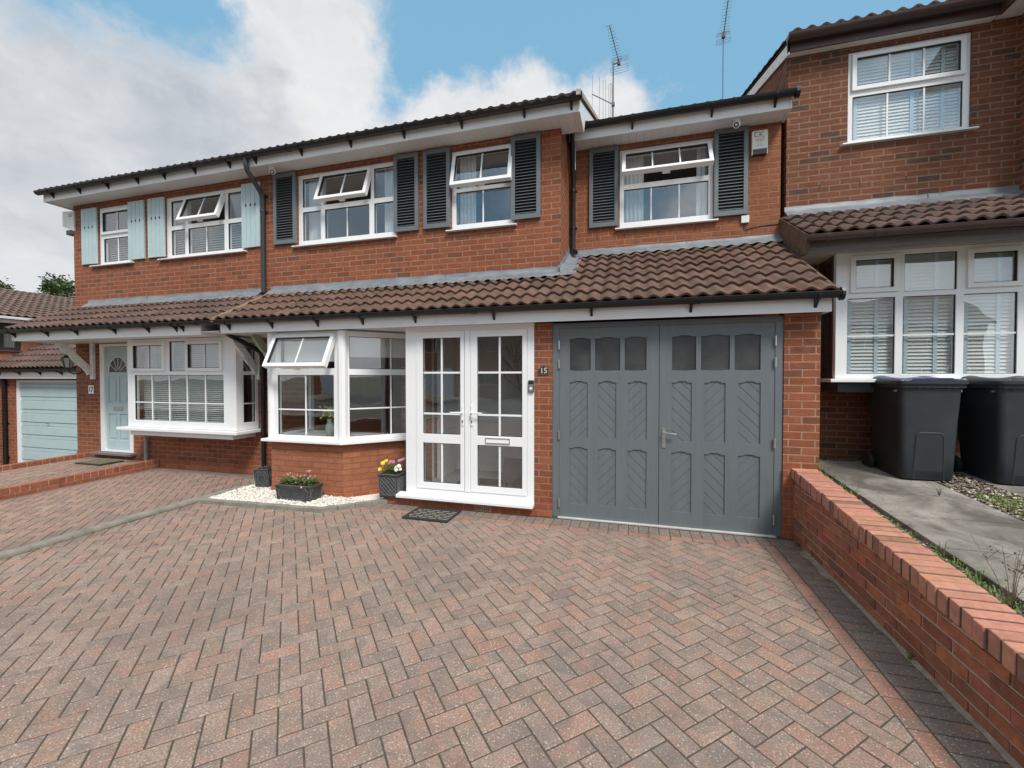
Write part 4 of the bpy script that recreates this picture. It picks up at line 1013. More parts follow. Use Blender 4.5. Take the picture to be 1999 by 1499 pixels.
# box bay of the right house
RB = 5.78; fR = front(RB)
rb = window(HR, fR, 2.262, 4.0, 1.555, 3.0, [
    dict(r=(2.446, 2.806, 2.585, 2.905), kind='sash', ang=0), dict(r=(2.915, 3.385, 2.53, 2.945)), dict(r=(3.515, 3.88, 2.585, 2.905), kind='sash', ang=0),
    dict(r=(2.378, 2.832, 1.61, 2.475), ny=[2.045]), dict(r=(2.905, 3.378, 1.61, 2.475), ny=[2.045]), dict(r=(3.452, 3.902, 1.61, 2.475), ny=[2.045])], name='bay_window')
blind(rb, fR, 2.36, 3.92, 1.6, 2.96, -.07, .040, 60, tapes=(2.42, 2.68, 2.96, 3.23, 3.50, 3.78), w=.05)
fRs = Fr((2.262, AY, 0), (0, -1, 0), (0, 0, 1), (-1, 0, 0))
window(HR, fRs, .001, AY - RB - .071, 1.555, 3.0, [dict(r=(.08, .33, 1.63, 2.92))], name='bay_side_window', mat='browntrim')
mb = MB(); mb.box(2.19, 4.05, 5.70, AY - .001, 1.515, 1.553); link('bay_sill', mb, 'upvc', HR, bevel=.005)
mb = MB(); mb.box(2.30, 4.0, 5.80, AY - .001, 1.40, 1.514); link('bay_apron', mb, plain('dark_apron', (.045, .055, .062), .5, .1), HR)
mb = MB(); mb.box(4.0, 4.25, RB - .001, AY, 1.555, 3.0); link('bay_end', mb, 'upvc', HR)
tiles(HR, 'bay_roof', (1.83, 5.265, 3.085), (1, 0, 0), LS, 3.0, 4, 'tile_dark', gauge=.272, amp=.04)
roofdeck(HR, (1.84, 5.28, 3.08), (1, 0, 0), LS, 2.9, 1.09)
gutter(HR, 1.79, 4.8, 5.285, 3.085, 'browntrim', r=.056, brackets=(), joints=(2.42, 3.9, 1.99))
link('fascia', MB().box(1.81, 4.8, 5.40, 5.425, 2.93, 3.055), 'brownwood', HR, bevel=.003)
link('soffit', MB().box(1.83, 4.8, 5.4255, AY - .001, 3.002, 3.012), plain('beige_soffit', (.45, .42, .36), .7, .1), HR)
mb = MB(); mb.plate(Fr((1.815, 0, 0), (0, 1, 0), (0, 0, 1), (-1, 0, 0)), [(5.40, 2.93), (6.245, 3.0), (6.245, 3.62), (5.29, 3.09)], (), -.03, 0); link('verge', mb, plain('mossy_verge', (.13, .08, .05), .95, .4, 14, .7, 40, dirt=((.2, .17, .1), 10, .7)), HR)
flashing(HR, 1.865, 4.2, AY, 3.755, 3.615, SL)
for (x, z) in ((2.25, 3.93), (2.68, 3.93), (3.15, 3.93), (3.66, 3.93)): link('weep_vent', MB().box(x - .005, x + .005, AY - .003, AY + .004, z, z + .062), 'black', HR)

# ------------------------------------------------------------------ house and garage at the far left
H19 = thing('brick_house', 'distant red brick house at the far left with a white gutter and dark framed window', 'house', (-15, 8, -.65))
XW = -14.3
f19 = Fr((XW, 0, 0), (0, 1, 0), (0, 0, 1), (1, 0, 0))
mb = MB(); holed_wall(mb, f19, 5.0, 14, -.65, 2.9, [(5.7, 6.70, 2.2, 2.86)]); wallpoly(mb, [(XW, 4.996, -.65), (-20.7, 4.996, -.65), (-20.7, 4.996, 2.9), (-17.5, 4.996, 3.95), (XW, 4.996, 2.9)]); wallpoly(mb, [(XW, 14.004, -.65), (-20.7, 14.004, -.65), (-20.7, 14.004, 2.9), (-17.5, 14.004, 3.95), (XW, 14.004, 2.9)]); wallpoly(mb, [(-20.7, 5, -.65), (-20.7, 14, -.65), (-20.7, 14, 2.9), (-20.7, 5, 2.9)])
link('wall', mb, 'brick_far', H19)
ww = window(H19, f19.off(c=-.02), 5.7, 6.7, 2.2, 2.86, [dict(r=(5.76, 6.33, 2.27, 2.80)), dict(r=(6.41, 6.64, 2.27, 2.80))], mat='greyframe', sill=(5.6, 6.8, .06, .03))
mb = MB(); mb.fbox(f19, 5.75, 6.66, 2.6, 2.82, -.15, -.14); link('roller_blind', mb, plain('green_blind', (.42, .45, .32), .8, .05), ww); curtain(ww, f19, 6.45, 6.66, 2.26, 2.6, -.18)
room(H19, -17, XW - .28, 5.2, 7.5, .5, 2.88)
tiles(H19, 'roof', (-14.05, 4.8, 2.99), (0, 1, 0), V((-1, 0, .315)).normalized(), 9.3, 13, 'tile_far', tone=.1)
roofdeck(H19, (-14.08, 4.8, 2.98), (0, 1, 0), V((-1, 0, .315)).normalized(), 9.3, 3.62); roofdeck(H19, (-20.9, 4.8, 2.98), (0, 1, 0), V((1, 0, .315)).normalized(), 9.3, 3.58, 'tile_far')
mb = MB(); mb.box(-14.06, -13.98, 4.8, 14.1, 2.925, 2.985); mb.box(-14.10, -14.065, 4.8, 14.1, 2.84, 2.92); mb.box(-14.29, -14.1, 4.8, 14.1, 2.85, 2.865); link('gutter', mb, 'fascia', H19, bevel=.006)
GA = thing('garage', 'low garage with pale blue up-and-over door between the far left house and number 17', 'garage', (-12.6, 6.3, -.65))
GF = 6.30; fg9 = front(GF)
mb = MB(); holed_wall(mb, fg9, -14.29, -10.06, -.65, 1.6, [(-13.72, -11.55, -.65, 1.50)]); link('wall', mb, 'brick', GA)
mb = MB(); mb.plate(front(GF + .03), [(-13.735, -.62), (-13.62, -.62), (-13.62, 1.45), (-11.65, 1.45), (-11.65, -.62), (-11.55, -.62), (-11.55, 1.50), (-13.735, 1.50)], (), -.08, 0); link('door_frame', mb, 'upvc', GA)
mb = MB(); z = -.62; fq = front(GF + .06); k = 0
while z < 1.44:
    h = .205 if k % 2 == 0 else .085
    z1 = min(z + h, 1.448)
    mb.fbox(fq, -13.615, -11.655, z + .004, z1 - .003, -.02, .012 if k % 2 == 0 else .0)
    z += h; k += 1
mb.fbox(fq, -13.615, -11.655, -.62, 1.448, -.03, -.0205)
gd = link('garage_door', mb, 'paleblue', GA, bevel=.004)
hm = MB(); hm.tube([fq.p(-12.68, .53, .012), fq.p(-12.68, .53, .04), fq.p(-12.60, .53, .04)], .01, 8); link('handle', hm, 'chrome', gd)
link('fascia', MB().box(-14.28, -10.06, GF - .14, GF - .118, 1.535, 1.70), 'fascia', GA)
link('soffit', MB().box(-14.28, -10.06, GF - .117, GF - .001, 1.55, 1.56), 'fascia', GA)
gutter(GA, -14.27, -10.07, GF - .2, 1.735, brackets=(-13.9, -13.2, -12.5, -11.8), fascia_y=GF - .14)
tiles(GA, 'roof', (-14.28, GF - .22, 1.755), (1, 0, 0), V((0, 1, .60)).normalized(), 4.2, 9, 'tile_dark'); roofdeck(GA, (-14.28, GF - .2, 1.75), (1, 0, 0), V((0, 1, .60)).normalized(), 4.2, 2.6)
pipe(GA, [(-13.95, GF - .2, 1.70), (-13.97, GF - .12, 1.60), (-13.98, GF - .05, 1.48), (-13.98, GF - .05, -.6)], .04, clips=((-13.98, GF - .05, .5), (-13.98, GF - .05, -.3)))
FE = thing('timber_fence', 'tan timber fence just showing at the left edge beside the black pipe', 'fence', (-14.6, 6.0, -.65))
for k in range(6):
    link('fence_board', MB().box(-15.2 + k * .15, -15.06 + k * .15, 6.0, 6.02, -.65, 1.05), 'timber', FE)
link('fence_post', MB().box(-14.25, -14.17, 5.98, 6.06, -.65, 1.1), 'timber', FE)

# =================================================================== GROUND
def sheet(name, pts, mat, kind='structure', uvz=None):
    mb = MB(); mb.add(pts, [tuple(range(len(pts)))]); o = link(name, mb, mat); return tag(o, kind=kind)
# base ground: one sheet with a lower step beside the far-left garage
mb = MB()
zl, zh = -.65, -.03
mb.add([(-300, -300, zl), (-9.95, -300, zl), (-9.95, 300, zl), (-300, 300, zl)], [(0, 1, 2, 3)])
mb.add([(-9.95, -300, zl), (-9.95, 300, zl), (-9.95, 300, zh), (-9.95, -300, zh)], [(0, 1, 2, 3)])
mb.add([(-9.95, -300, zh), (300, -300, zh), (300, 300, zh), (-9.95, 300, zh)], [(0, 1, 2, 3)])
tag(link('ground', mb, 'lawnbase'), kind='structure')
sheet('road', [(-60, -13.5, -.02), (60, -13.5, -.02), (60, -7.0, -.02), (-60, -7.0, -.02)], 'asphalt')
sheet('pavement', [(-60, -7.0, -.012), (60, -7.0, -.012), (60, -5.2, -.012), (-60, -5.2, -.012)], 'slab')

PT = [(1.0, 1.0, 1.0)] * 9 + [(1.07, .98, .93)] * 4 + [(.88, .885, .90)] * 3 + [(1.04, 1.01, .95)] * 3 + [(.94, .93, .93)] * 3 + [(1.12, .93, .87)] * 2
def paver(mb, poly, z=0, tint=(1, 1, 1), h=.03, ch=.003):
    n = len(poly)
    if n < 3: return
    cx_ = sum(p[0] for p in poly) / n; cy_ = sum(p[1] for p in poly) / n
    ar = abs(sum(poly[i][0] * poly[(i + 1) % n][1] - poly[(i + 1) % n][0] * poly[i][1] for i in range(n))) / 2
    if ar < 4e-4: return
    tx, ty = random.gauss(0, .005), random.gauss(0, .005); dz = abs(random.gauss(0, .0007))
    zz = lambda p: z + dz + tx * (p[0] - cx_) + ty * (p[1] - cy_)
    inn = []; E_ = []
    for i in range(n):
        dx, dy = poly[(i + 1) % n][0] - poly[i][0], poly[(i + 1) % n][1] - poly[i][1]; L = math.hypot(dx, dy) or 1e-6; E_.append((-dy / L, dx / L) if L > .004 else None)
    for i, p in enumerate(poly):
        a, b = E_[i - 1] or (0, 0), E_[i] or (0, 0); inn.append((p[0] + (a[0] + b[0]) * ch * random.uniform(.8, 1.2), p[1] + (a[1] + b[1]) * ch * random.uniform(.8, 1.2)))
    vs = [(p[0], p[1], z - h) for p in poly] + [(p[0], p[1], zz(p) - ch * .8) for p in poly] + [(p[0], p[1], zz(p)) for p in inn]
    fs = []
    for i in range(n):
        j = (i + 1) % n; fs += [(i, j, n + j, n + i), (n + i, n + j, 2 * n + j, 2 * n + i)]
    fs.append(tuple(range(2 * n, 3 * n)))
    b = random.uniform(.88, 1.1); mb.add(vs, fs, 0, tuple(c * b for c in tint))
def herringbone(name, x0, x1, y0, y1, z, rot=43.6, planes=(), pal=PT, gap=.0075):
    """one mesh of block pavers laid in herringbone and cut to the outline"""
    mb = MB(); u = .1; ca, sa = math.cos(R(rot)), math.sin(R(rot)); cxm, cym = (x0 + x1) / 2, (y0 + y1) / 2
    ext = int(math.hypot(x1 - x0, y1 - y0) / 2 / u) + 4
    base = [(1, 0, x1), (-1, 0, -x0), (0, 1, y1), (0, -1, -y0)] + list(planes)
    for i in range(-ext, ext):
        for j in range(-ext, ext):
            k = (i - j) % 4
            if k == 0: r = (i * u, (i + 2) * u, j * u, (j + 1) * u)
            elif k == 2: r = (i * u, (i + 1) * u, (j - 1) * u, (j + 1) * u)
            else: continue
            q = [(r[0] + gap / 2, r[2] + gap / 2), (r[1] - gap / 2, r[2] + gap / 2), (r[1] - gap / 2, r[3] - gap / 2), (r[0] + gap / 2, r[3] - gap / 2)]
            q = [(cxm + a * ca - b * sa, cym + a * sa + b * ca) for a, b in q]
            if max(p[0] for p in q) < x0 or min(p[0] for p in q) > x1 or max(p[1] for p in q) < y0 or min(p[1] for p in q) > y1: continue
            for a, b, c in base:
                q = clip(q, a, b, c)
                if len(q) < 3: break
            if len(q) >= 3: paver(mb, q, z, random.choice(pal))
    return mb
def course(mb, x0, x1, y0, y1, z, along, step, pal):
    p = (x0 if along == 'x' else y0); end = (x1 if along == 'x' else y1)
    while p < end - .01:
        q = min(p + step, end)
        e_ = .0035; r = [(p + e_, y0 + e_), (q - e_, y0 + e_), (q - e_, y1 - e_), (p + e_, y1 - e_)] if along == 'x' else [(x0 + e_, p + e_), (x1 - e_, p + e_), (x1 - e_, q - e_), (x0 + e_, q - e_)]
        paver(mb, r, z, random.choice(pal)); p = q
GREYP = [(.62, .68, .72), (.56, .62, .66), (.68, .74, .78), (.52, .57, .61)]
REDP = [(1.12, .76, .66), (1.2, .82, .72), (1.05, .74, .66)]
YB = -4.9
mb = herringbone('driveway', -5.235, 1.185, YB, 4.355, 0)
course(mb, -5.235, 1.185, 4.358, 4.455, 0, 'x', .2, REDP); course(mb, -5.235, 1.495, 4.458, 4.655, 0, 'x', .1, GREYP)
course(mb, 1.188, 1.285, YB, 4.455, 0, 'y', .2, REDP); course(mb, 1.288, 1.498, YB, 4.455, 0, 'y', .1, GREYP)
tag(link('driveway', mb, 'paver'), kind='structure')
sheet('driveway_bed', [(-5.3, YB, -.0042), (1.6, YB, -.0042), (1.6, 4.75, -.0042), (-5.3, 4.75, -.0042)], 'sand')
P17 = [(1.02, .93, .88)] * 5 + [(1.12, .92, .84)] * 2 + [(.9, .86, .84)] * 3 + [(1.1, 1.02, .92)] * 2
EDG = 0.085   # x of the brick edging grows to the house: x = xe + EDG * y (leans slightly)
def xe(y): return -7.45 - .088 * y
mb = herringbone('side_driveway', -8.0, -5.36, YB, 5.22, 0, planes=[(-1, -.088, 7.45 - .1)], pal=P17)
course(mb, -7.9, -5.36, 5.225, 5.425, 0, 'x', .1, GREYP)
y = YB
while y < 5.2:
    q = [(xe(y) + .0, y + .002), (xe(y) + .1, y + .002), (xe(y + .2) + .1, y + .198), (xe(y + .2), y + .198)]; paver(mb, q, 0, random.choice(GREYP)); y += .2
tag(link('side_driveway', mb, 'paver'), kind='structure')
sheet('side_driveway_bed', [(-8.1, YB, -.0045), (-5.31, YB, -.0045), (-5.31, 5.46, -.0045), (-8.1, 5.46, -.0045)], 'sand')
mb = herringbone('path', -9.78, -7.6, .4, 5.22, .10, planes=[(1, .088, -7.45 - .11), (-1, -.1, 9.11)], pal=P17)
course(mb, -9.6, -8.0, 5.225, 5.425, .10, 'x', .1, GREYP)
tag(link('terrace', mb, 'paver'), kind='structure')
mb = MB(); mb.add([(-10.0, .4, .0955), (-7.5, .4, .0955), (-7.95, 5.46, .0955), (-10.0, 5.46, .0955)], [(0, 1, 2, 3)]); mb.add([(-10.0, .4, .088), (-7.5, .4, .088), (-7.5, .4, -.1), (-10, .4, -.1)], [(0, 1, 2, 3)])
tag(link('terrace_bed', mb, 'sand'), kind='structure')

# kerb between the two drives, running on as the gravel edging
def sweep_kerb(pts, prof, name, mat, label, cat, joint=.0, group=None):
    """profile (offset, z) swept along a polyline"""
    mb = MB(); vs = []; n = len(prof)
    for i, p in enumerate(pts):
        a = V(pts[max(i - 1, 0)]); b = V(pts[min(i + 1, len(pts) - 1)]); d = (b - a).normalized(); nn = V((d.y, -d.x))
        for o_, z_ in prof: vs.append((p[0] + nn.x * o_, p[1] + nn.y * o_, z_ + .003 * math.sin(i * 1.7)))
    fs = [(i * n + k, i * n + k + 1, (i + 1) * n + k + 1, (i + 1) * n + k) for i in range(len(pts) - 1) for k in range(n - 1)]
    fs += [tuple(range(n)), tuple((len(pts) - 1) * n + k for k in reversed(range(n)))]
    mb.add(vs, fs); o = link(name, mb, mat, smooth=True, angle=60); return tag(o, label, cat, group)
kp = []
for k in range(70):
    y = YB + (5.30 - YB) * k / 69; kp.append((-5.30 + .045 * math.sin(y * 1.1 + .6) + .01 * math.sin(y * 7), y))
sweep_kerb(kp, [(-.058, -.03), (-.055, .018), (-.035, .034), (.0, .04), (.035, .034), (.052, .015), (.055, -.03)], 'kerb', 'kerb', 'mossy rounded concrete kerb dividing the two block paved drives', 'kerb')
# edging blocks round the white gravel
ED = thing('gravel_edging', 'low grey block edging bent round the white gravel bed under the bay window', 'edging', (-4, 4.1, 0))
for (p, q, n_) in (((-5.22, 4.00), (-3.475, 4.10), 8), ((-3.475, 4.10), (-2.93, 4.66), 4)):
    a, b = V((*p, 0)), V((*q, 0)); d = (b - a); L = d.length / n_; d.normalize(); nn = V((-d.y, d.x, 0))
    for k in range(n_):
        o1 = a + d * (L * k + .0025); o2 = a + d * (L * (k + 1) - .0025); zt = .05 + random.uniform(-.003, .003)
        mb = MB(); mb.hexa([o1 + V((0, 0, -.02)), o2 + V((0, 0, -.02)), o2 + nn * .075 + V((0, 0, -.02)), o1 + nn * .075 + V((0, 0, -.02)), o1 + V((0, 0, zt)), o2 + V((0, 0, zt)), o2 + nn * .075 + V((0, 0, zt)), o1 + nn * .075 + V((0, 0, zt))])
        link('edging_block', mb, 'kerb', ED, bevel=.005)

def inside(p, poly):
    c = False; n = len(poly)
    for i in range(n):
        a, b = poly[i], poly[(i + 1) % n]
        if (a[1] > p[1]) != (b[1] > p[1]) and p[0] < (b[0] - a[0]) * (p[1] - a[1]) / (b[1] - a[1]) + a[0]: c = not c
    return c
def gravel(name, poly, n, zf, size, mat, tones, layers=.018):
    mb = MB(); xs = [p[0] for p in poly]; ys = [p[1] for p in poly]; c = 0
    while c < n:
        p = (random.uniform(min(xs), max(xs)), random.uniform(min(ys), max(ys)))
        if not inside(p, poly): continue
        c += 1; s = random.uniform(*size); z = zf(p) + random.uniform(0, layers)
        rot = Matrix.Rotation(random.uniform(0, 6.28), 3, 'Z') @ Matrix.Rotation(random.uniform(-.6, .6), 3, 'X')
        sx, sy, sz = s * random.uniform(.7, 1.3), s * random.uniform(.6, 1), s * random.uniform(.45, .8)
        base = [(1, 0, .1), (.3, .95, -.1), (-.8, .6, .1), (-.85, -.55, -.1), (.25, -1, .1), (.1, .1, 1), (-.1, -.1, -1)]
        vs = [V(p + (z,)) + rot @ V((a * sx * random.uniform(.8, 1.15), b * sy * random.uniform(.8, 1.15), d * sz)) for a, b, d in base]
        fs = [(k, (k + 1) % 5, 5) for k in range(5)] + [((k + 1) % 5, k, 6) for k in range(5)]
        t = random.choice(tones); mb.add(vs, fs, 0, t)
    o = link(name, mb, mat, smooth=True, angle=50); return tag(o, kind='stuff')
gp = [(-5.22, 4.07), (-3.50, 4.17), (-2.98, 4.66), (-3.55, 4.66), (-4.72, 4.66), (-4.8, 5.44), (-5.24, 5.44)]
o = gravel('white_gravel', gp, 5200, lambda p: .018, (.010, .019), 'stonew', [(1, 1, 1)] * 4 + [(.9, .87, .8)] * 2 + [(.75, .73, .7), (1.0, .95, .85)])
tag(o, 'white stone chippings filling the bed under the brick bay', 'gravel')
sheet('gravel_bed', [(-5.24, 4.03, .014), (-3.48, 4.13, .014), (-2.93, 4.66, .014), (-2.99, 4.9, .014), (-4.8, 5.44, .014), (-5.24, 5.44, .014)], 'stonew')

# ------------------------------------------------------------------ brick retaining wall on the right
def zc(y): return .69 - .088 * (4.62 - y)          # top of the coping
def zs(p): return .56 - .065 * (6.25 - p[1])       # raised paving level
YN = -3.6
RW_ = thing('retaining_wall', 'sloping red brick garden wall with brick-on-edge coping beside the raised path', 'wall', (1.6, 1.0, 0))
mb = MB(); cols = [(1, 1, 1), (.86, .84, .86), (.62, .66, .75), (1.12, 1.08, 1.0), (1.05, .95, .9), (.75, .68, .68), (.92, .9, .92)]
body = MB()
k = 0; z = .0
while z < .62:
    y = 4.695 + (0 if k % 2 else -.1125) + .1125
    while y > YN:
        ya, yb = max(y - .215, YN), min(y, 4.695)
        if yb - ya > .03:
            q = [(ya, z + .003), (yb, z + .003), (yb, z + .066), (ya, z + .066)]
            q = clip(q, -.088, 1, .69 - .088 * 4.62 - .105 - .008)
            if len(q) > 2 and max(p[1] for p in q) - min(p[1] for p in q) > .012:
                t = random.choice(cols if z > .15 else cols[1:3] + cols[5:] + cols[:1]); jx = random.uniform(-.0035, .0035)
                if z > .3 and t[0] < .7 and random.random() < .6: t = cols[0]
                mb.plate(Fr((1.505 + jx, 0, 0), (0, -1, 0), (0, 0, 1), (-1, 0, 0)), [(-a, b) for a, b in q], (), -.03, 0, 0, tuple(c * random.uniform(.9, 1.1) for c in t))
        y -= .225
    z += .075; k += 1
link('brick_course', mb, 'brickgeo', RW_, bevel=.003)
mb = MB(); n_ = 40; f = Fr((1.511, 0, 0), (0, 1, 0), (0, 0, 1), (-1, 0, 0))
mb.plate(f, [(YN, -.02), (4.697, -.02), (4.697, zc(4.697) - .104), (YN, zc(YN) - .104)], (), -.17, 0); link('mortar', mb, 'mortar', RW_)
mb = MB(); y = 4.69; i = 0
while y > YN:
    b = random.uniform(.9, 1.1); t = (b, b * random.uniform(.93, 1.05), b * random.uniform(.92, 1.06))
    if i in (11, 33, 52, 71): t = (.5, .55, .62)
    elif i in (19, 40): t = (.62, .66, .6)
    ya, yb = y - .0615, y; jx = random.uniform(-.006, .006); jz = random.uniform(-.003, .003); x0, x1 = 1.482 + jx, 1.697 + jx
    mb.hexa([(x0, ya, zc(ya) - .102), (x1, ya, zc(ya) - .102), (x1, yb, zc(yb) - .102), (x0, yb, zc(yb) - .102), (x0, ya, zc(ya) + jz), (x1, ya, zc(ya) + jz), (x1, yb, zc(yb) + jz), (x0, yb, zc(yb) + jz)], 0, t)
    y -= .0765; i += 1
link('coping', mb, 'copinggeo', RW_, bevel=.005)
mb = MB(); mb.plate(Fr((1.490, 0, 0), (0, 1, 0), (0, 0, 1), (-1, 0, 0)), [(YN, zc(YN) - .103), (4.69, zc(4.69) - .103), (4.69, zc(4.69) - .0065), (YN, zc(YN) - .0065)], (), -.20, 0)
link('coping_mortar', mb, 'darkmortar', RW_)
# spilt dirt at the foot of the wall
mb = MB(); vs_ = []
for i in range(60):
    y = 4.45 - i * .14; wv = .008 + .018 * abs(math.sin(i * 1.9)) * (3.2 if i < 5 else 1); vs_ += [(1.504, y, .022), (1.504 - wv, y, .0045)]
mb.add(vs_, [(2 * i, 2 * i + 1, 2 * i + 3, 2 * i + 2) for i in range(59)]); tag(link('dirt', mb, plain('washed_dirt', (.24, .2, .155), .95, .3, 18, .6, 60)), kind='stuff')

# raised ground behind the wall
def sl(x, y, dz=0): return (x, y, zs((x, y)) + dz)
mb = MB(); mb.add([sl(1.66, YN, -.04), sl(9, YN, -.04), sl(9, 6.3, -.04), sl(1.66, 6.3, -.04)], [(0, 1, 2, 3)]); mb.add([sl(1.66, YN, -.04), sl(9, YN, -.04), (9, YN, -.1), (1.66, YN, -.1)], [(0, 1, 2, 3)])
tag(link('raised_soil', mb, 'weedsoil'), kind='structure')
mb = MB()
def slabs(x0, x1, y0, step, n_):
    y = y0
    for k in range(n_):
        p = [sl(x0, y - step + .008), sl(x1, y - step + .008), sl(x1, y - .008), sl(x0, y - .008)]
        j = random.uniform(-.003, .003); mb.hexa([a + V((0, 0, -.05 + j)) for a in map(V, p)] + [a + V((0, 0, j)) for a in map(V, p)]); y -= step
slabs(2.075, 2.985, 6.09, .61, 15); slabs(3.44, 4.35, 6.0, .61, 15)
tag(link('path', mb, 'slab', bevel=.006), kind='structure')
mb = MB(); mb.add([sl(2.08, YN, -.012), sl(4.34, YN, -.012), sl(4.34, 6.08, -.012), sl(2.08, 6.08, -.012)], [(0, 1, 2, 3)]); tag(link('path_bed', mb, 'soil'), kind='structure')
gt = [(.8, .76, .7)] * 3 + [(.45, .41, .37)] * 4 + [(1.5, 1.45, 1.35)] + [(.6, .52, .42)] * 3
gravel('path_gravel', [(2.99, 1.5), (3.43, 1.5), (3.43, 6.2), (2.99, 6.2)], 2600, lambda p: zs(p) - .012, (.008, .018), 'stoneb', gt)
gravel('path_gravel', [(1.9, 6.10), (4.2, 6.10), (4.2, 6.24), (1.9, 6.24)], 900, lambda p: zs(p) - .035, (.009, .02), 'stoneb', gt)
gravel('path_gravel', [(1.70, -1), (2.07, -1), (2.07, 6.1), (1.75, 6.1)], 2400, lambda p: zs(p) - .045, (.006, .015), 'stoneb', gt)
# grass and moss tufts
def tuft(mb, c, n, h, spread, wd=.004, t=None):
    for _ in range(n):
        a = random.uniform(0, 6.28); r_ = random.uniform(0, spread); p = V(c) + V((math.cos(a) * r_, math.sin(a) * r_, 0)); a2 = random.uniform(0, 6.28); ln = h * random.uniform(.4, 1.1); lean = random.uniform(.1, .9)
        d = V((math.cos(a2), math.sin(a2), 0)); sd_ = V((-d.y, d.x, 0)) * wd; q = p + d * ln * lean * .4 + V((0, 0, ln * .7)); e_ = p + d * ln * lean + V((0, 0, ln * (1 - lean * .4)))
        tt = (t or random.random(),) * 3; mb.add([p - sd_, p + sd_, q + sd_ * .8, q - sd_ * .8, e_], [(0, 1, 2, 3), (3, 2, 4)], 0, tt)
mb = MB()
for _ in range(900):
    y = random.uniform(-.5, 5.9); x = random.choice((random.uniform(1.70, 1.80), random.uniform(1.95, 2.08), random.uniform(1.72, 2.06))); dens = .5 + .5 * math.sin(y * 2.3 + 1)
    if random.random() < dens * .8 + .15: tuft(mb, sl(x, y, -.04), 9, random.choice((.04, .05, .08)), .035, .003)
for _ in range(900):
    y = random.uniform(3.0, 5.0); x = random.uniform(3.05, 3.46); tuft(mb, sl(x, y, -.008), 8, .026, .03, .003)
for _ in range(60): tuft(mb, sl(random.uniform(1.9, 3.2), random.uniform(6.10, 6.22), -.02), 8, .05, .03, .003)
for p in ((-5.22, 2.4), (-5.24, 2.9), (-5.23, 1.7), (-5.235, 3.5)):
    for _ in range(8): tuft(mb, (p[0] + random.uniform(-.02, .03), p[1] + random.uniform(-.2, .2), .004), 6, .02, .02, .002)
for p in ((1.47, 4.50), (1.48, 4.38), (1.49, 2.85)): tuft(mb, (p[0], p[1], .01), 14, .05, .02, .003)
tag(link('grass', mb, 'grass'), kind='stuff')
mb = MB()
for _ in range(900):
    k = random.random()
    if k < .62: y = random.uniform(-.5, 6.0); x = random.choice((random.uniform(1.70, 1.78), random.uniform(1.98, 2.12), random.uniform(1.7, 2.07))); p = V(sl(x, y, -.028 if x < 2.07 else .004))
    elif k < .75: p = V(sl(random.uniform(2.1, 3.4), random.uniform(4.8, 6.2), .004))
    elif k < .85: p = V((1.5 - abs(random.gauss(0, .05)), random.uniform(3.6, 4.5), .012))
    else: p = V((-5.22 + abs(random.gauss(0, .05)), random.uniform(1.5, 4), .006))
    a = random.uniform(0, 6.28); s_ = random.uniform(.004, .014); d = V((math.cos(a), math.sin(a), random.uniform(-.15, .25))) * s_; e_ = V((-math.sin(a), math.cos(a), 0)) * s_ * .45; b = random.uniform(.5, 1.6)
    mb.add([p - d, p + e_, p + d, p - e_], [(0, 1, 2, 3)], 0, random.choice([(b, b, b), (b * 1.3, b * 1.3, b * .7), (b * .6, b * .9, b * .5), (2.2, 2.1, 1.8)]))
M['litter'] = plain('leaf_litter', (.17, .115, .06), .85, .3, 30, tint=True)
tag(link('leaf_litter', mb, 'litter'), kind='stuff')
# weeds one can pick out
def weed(loc, kind, label, sc=1.0):
    t = thing('weed', label, 'weed', loc); sm, lm, hm = MB(), MB(), MB(); L = V(loc)
    if kind == 'dry':
        for k in range(9):
            a = random.uniform(0, 6.28); h = random.uniform(.16, .34) * sc; d = V((math.cos(a), math.sin(a), 0)) * random.uniform(.05, .22) * sc
            pts = [L, L + d * .4 + V((0, 0, h * .5)), L + d + V((0, 0, h))]; sm.tube(pts, [.0022, .0016, .001], 5)
            for j in range(4):
                b0 = pts[1].lerp(pts[2], random.uniform(.1, .9)); d2 = V((random.uniform(-1, 1), random.uniform(-1, 1), random.uniform(.5, 1.3))).normalized() * random.uniform(.03, .07); sm.tube([b0, b0 + d2], .0009, 4)
                e_ = b0 + d2; hm.lathe(e_, d2, [(.001, 0), (.0055, .003), (.004, .009), (.001, .012)], 6)
    for k in range(16 if kind != 'dry' else 10):
        a = random.uniform(0, 6.28); h = random.uniform(.03, .12) * sc; ln = random.uniform(.03, .07) * sc; wd = ln * (.55 if kind == 'broad' else .16); d = V((math.cos(a), math.sin(a), .35)).normalized(); s_ = V((-d.y, d.x, 0)).normalized() * wd
        b0 = L + V((math.cos(a), math.sin(a), 0)) * .02 + V((0, 0, h if kind != 'broad' else .015)); sm.tube([L, b0], .0012, 4)
        lm.add([b0, b0 + d * ln * .5 + s_ * .5, b0 + d * ln, b0 + d * ln * .5 - s_ * .5], [(0, 1, 2, 3)], 0, (random.random(),) * 3)
    if hm.v: sm.add(hm.v, hm.f)
    link('stem', sm, 'drystem', t); link('leaf', lm, 'grass', t)
weed(sl(1.99, 2.95, -.04), 'dry', 'tall dry weed with seed heads growing between coping and slabs', 1.15)
weed(sl(2.03, 3.55, -.04), 'green', 'fine green weed behind the middle of the brick coping')
weed(sl(1.92, 2.40, -.04), 'broad', 'round-leaved yellow-green weed low beside the nearer coping bricks', .8)
weed(sl(2.04, 5.5, -.04), 'green', 'small leafy weed at the slab edge nearest the garage pier', .9)
weed(sl(2.02, 4.7, -.04), 'green', 'feathery green weed at the slab edge in front of the bin wheel', 1.1)
weed(sl(2.74, 4.86, 0), 'green', 'tiny weed in the slab joint in front of the blue-lidded bin', .75)
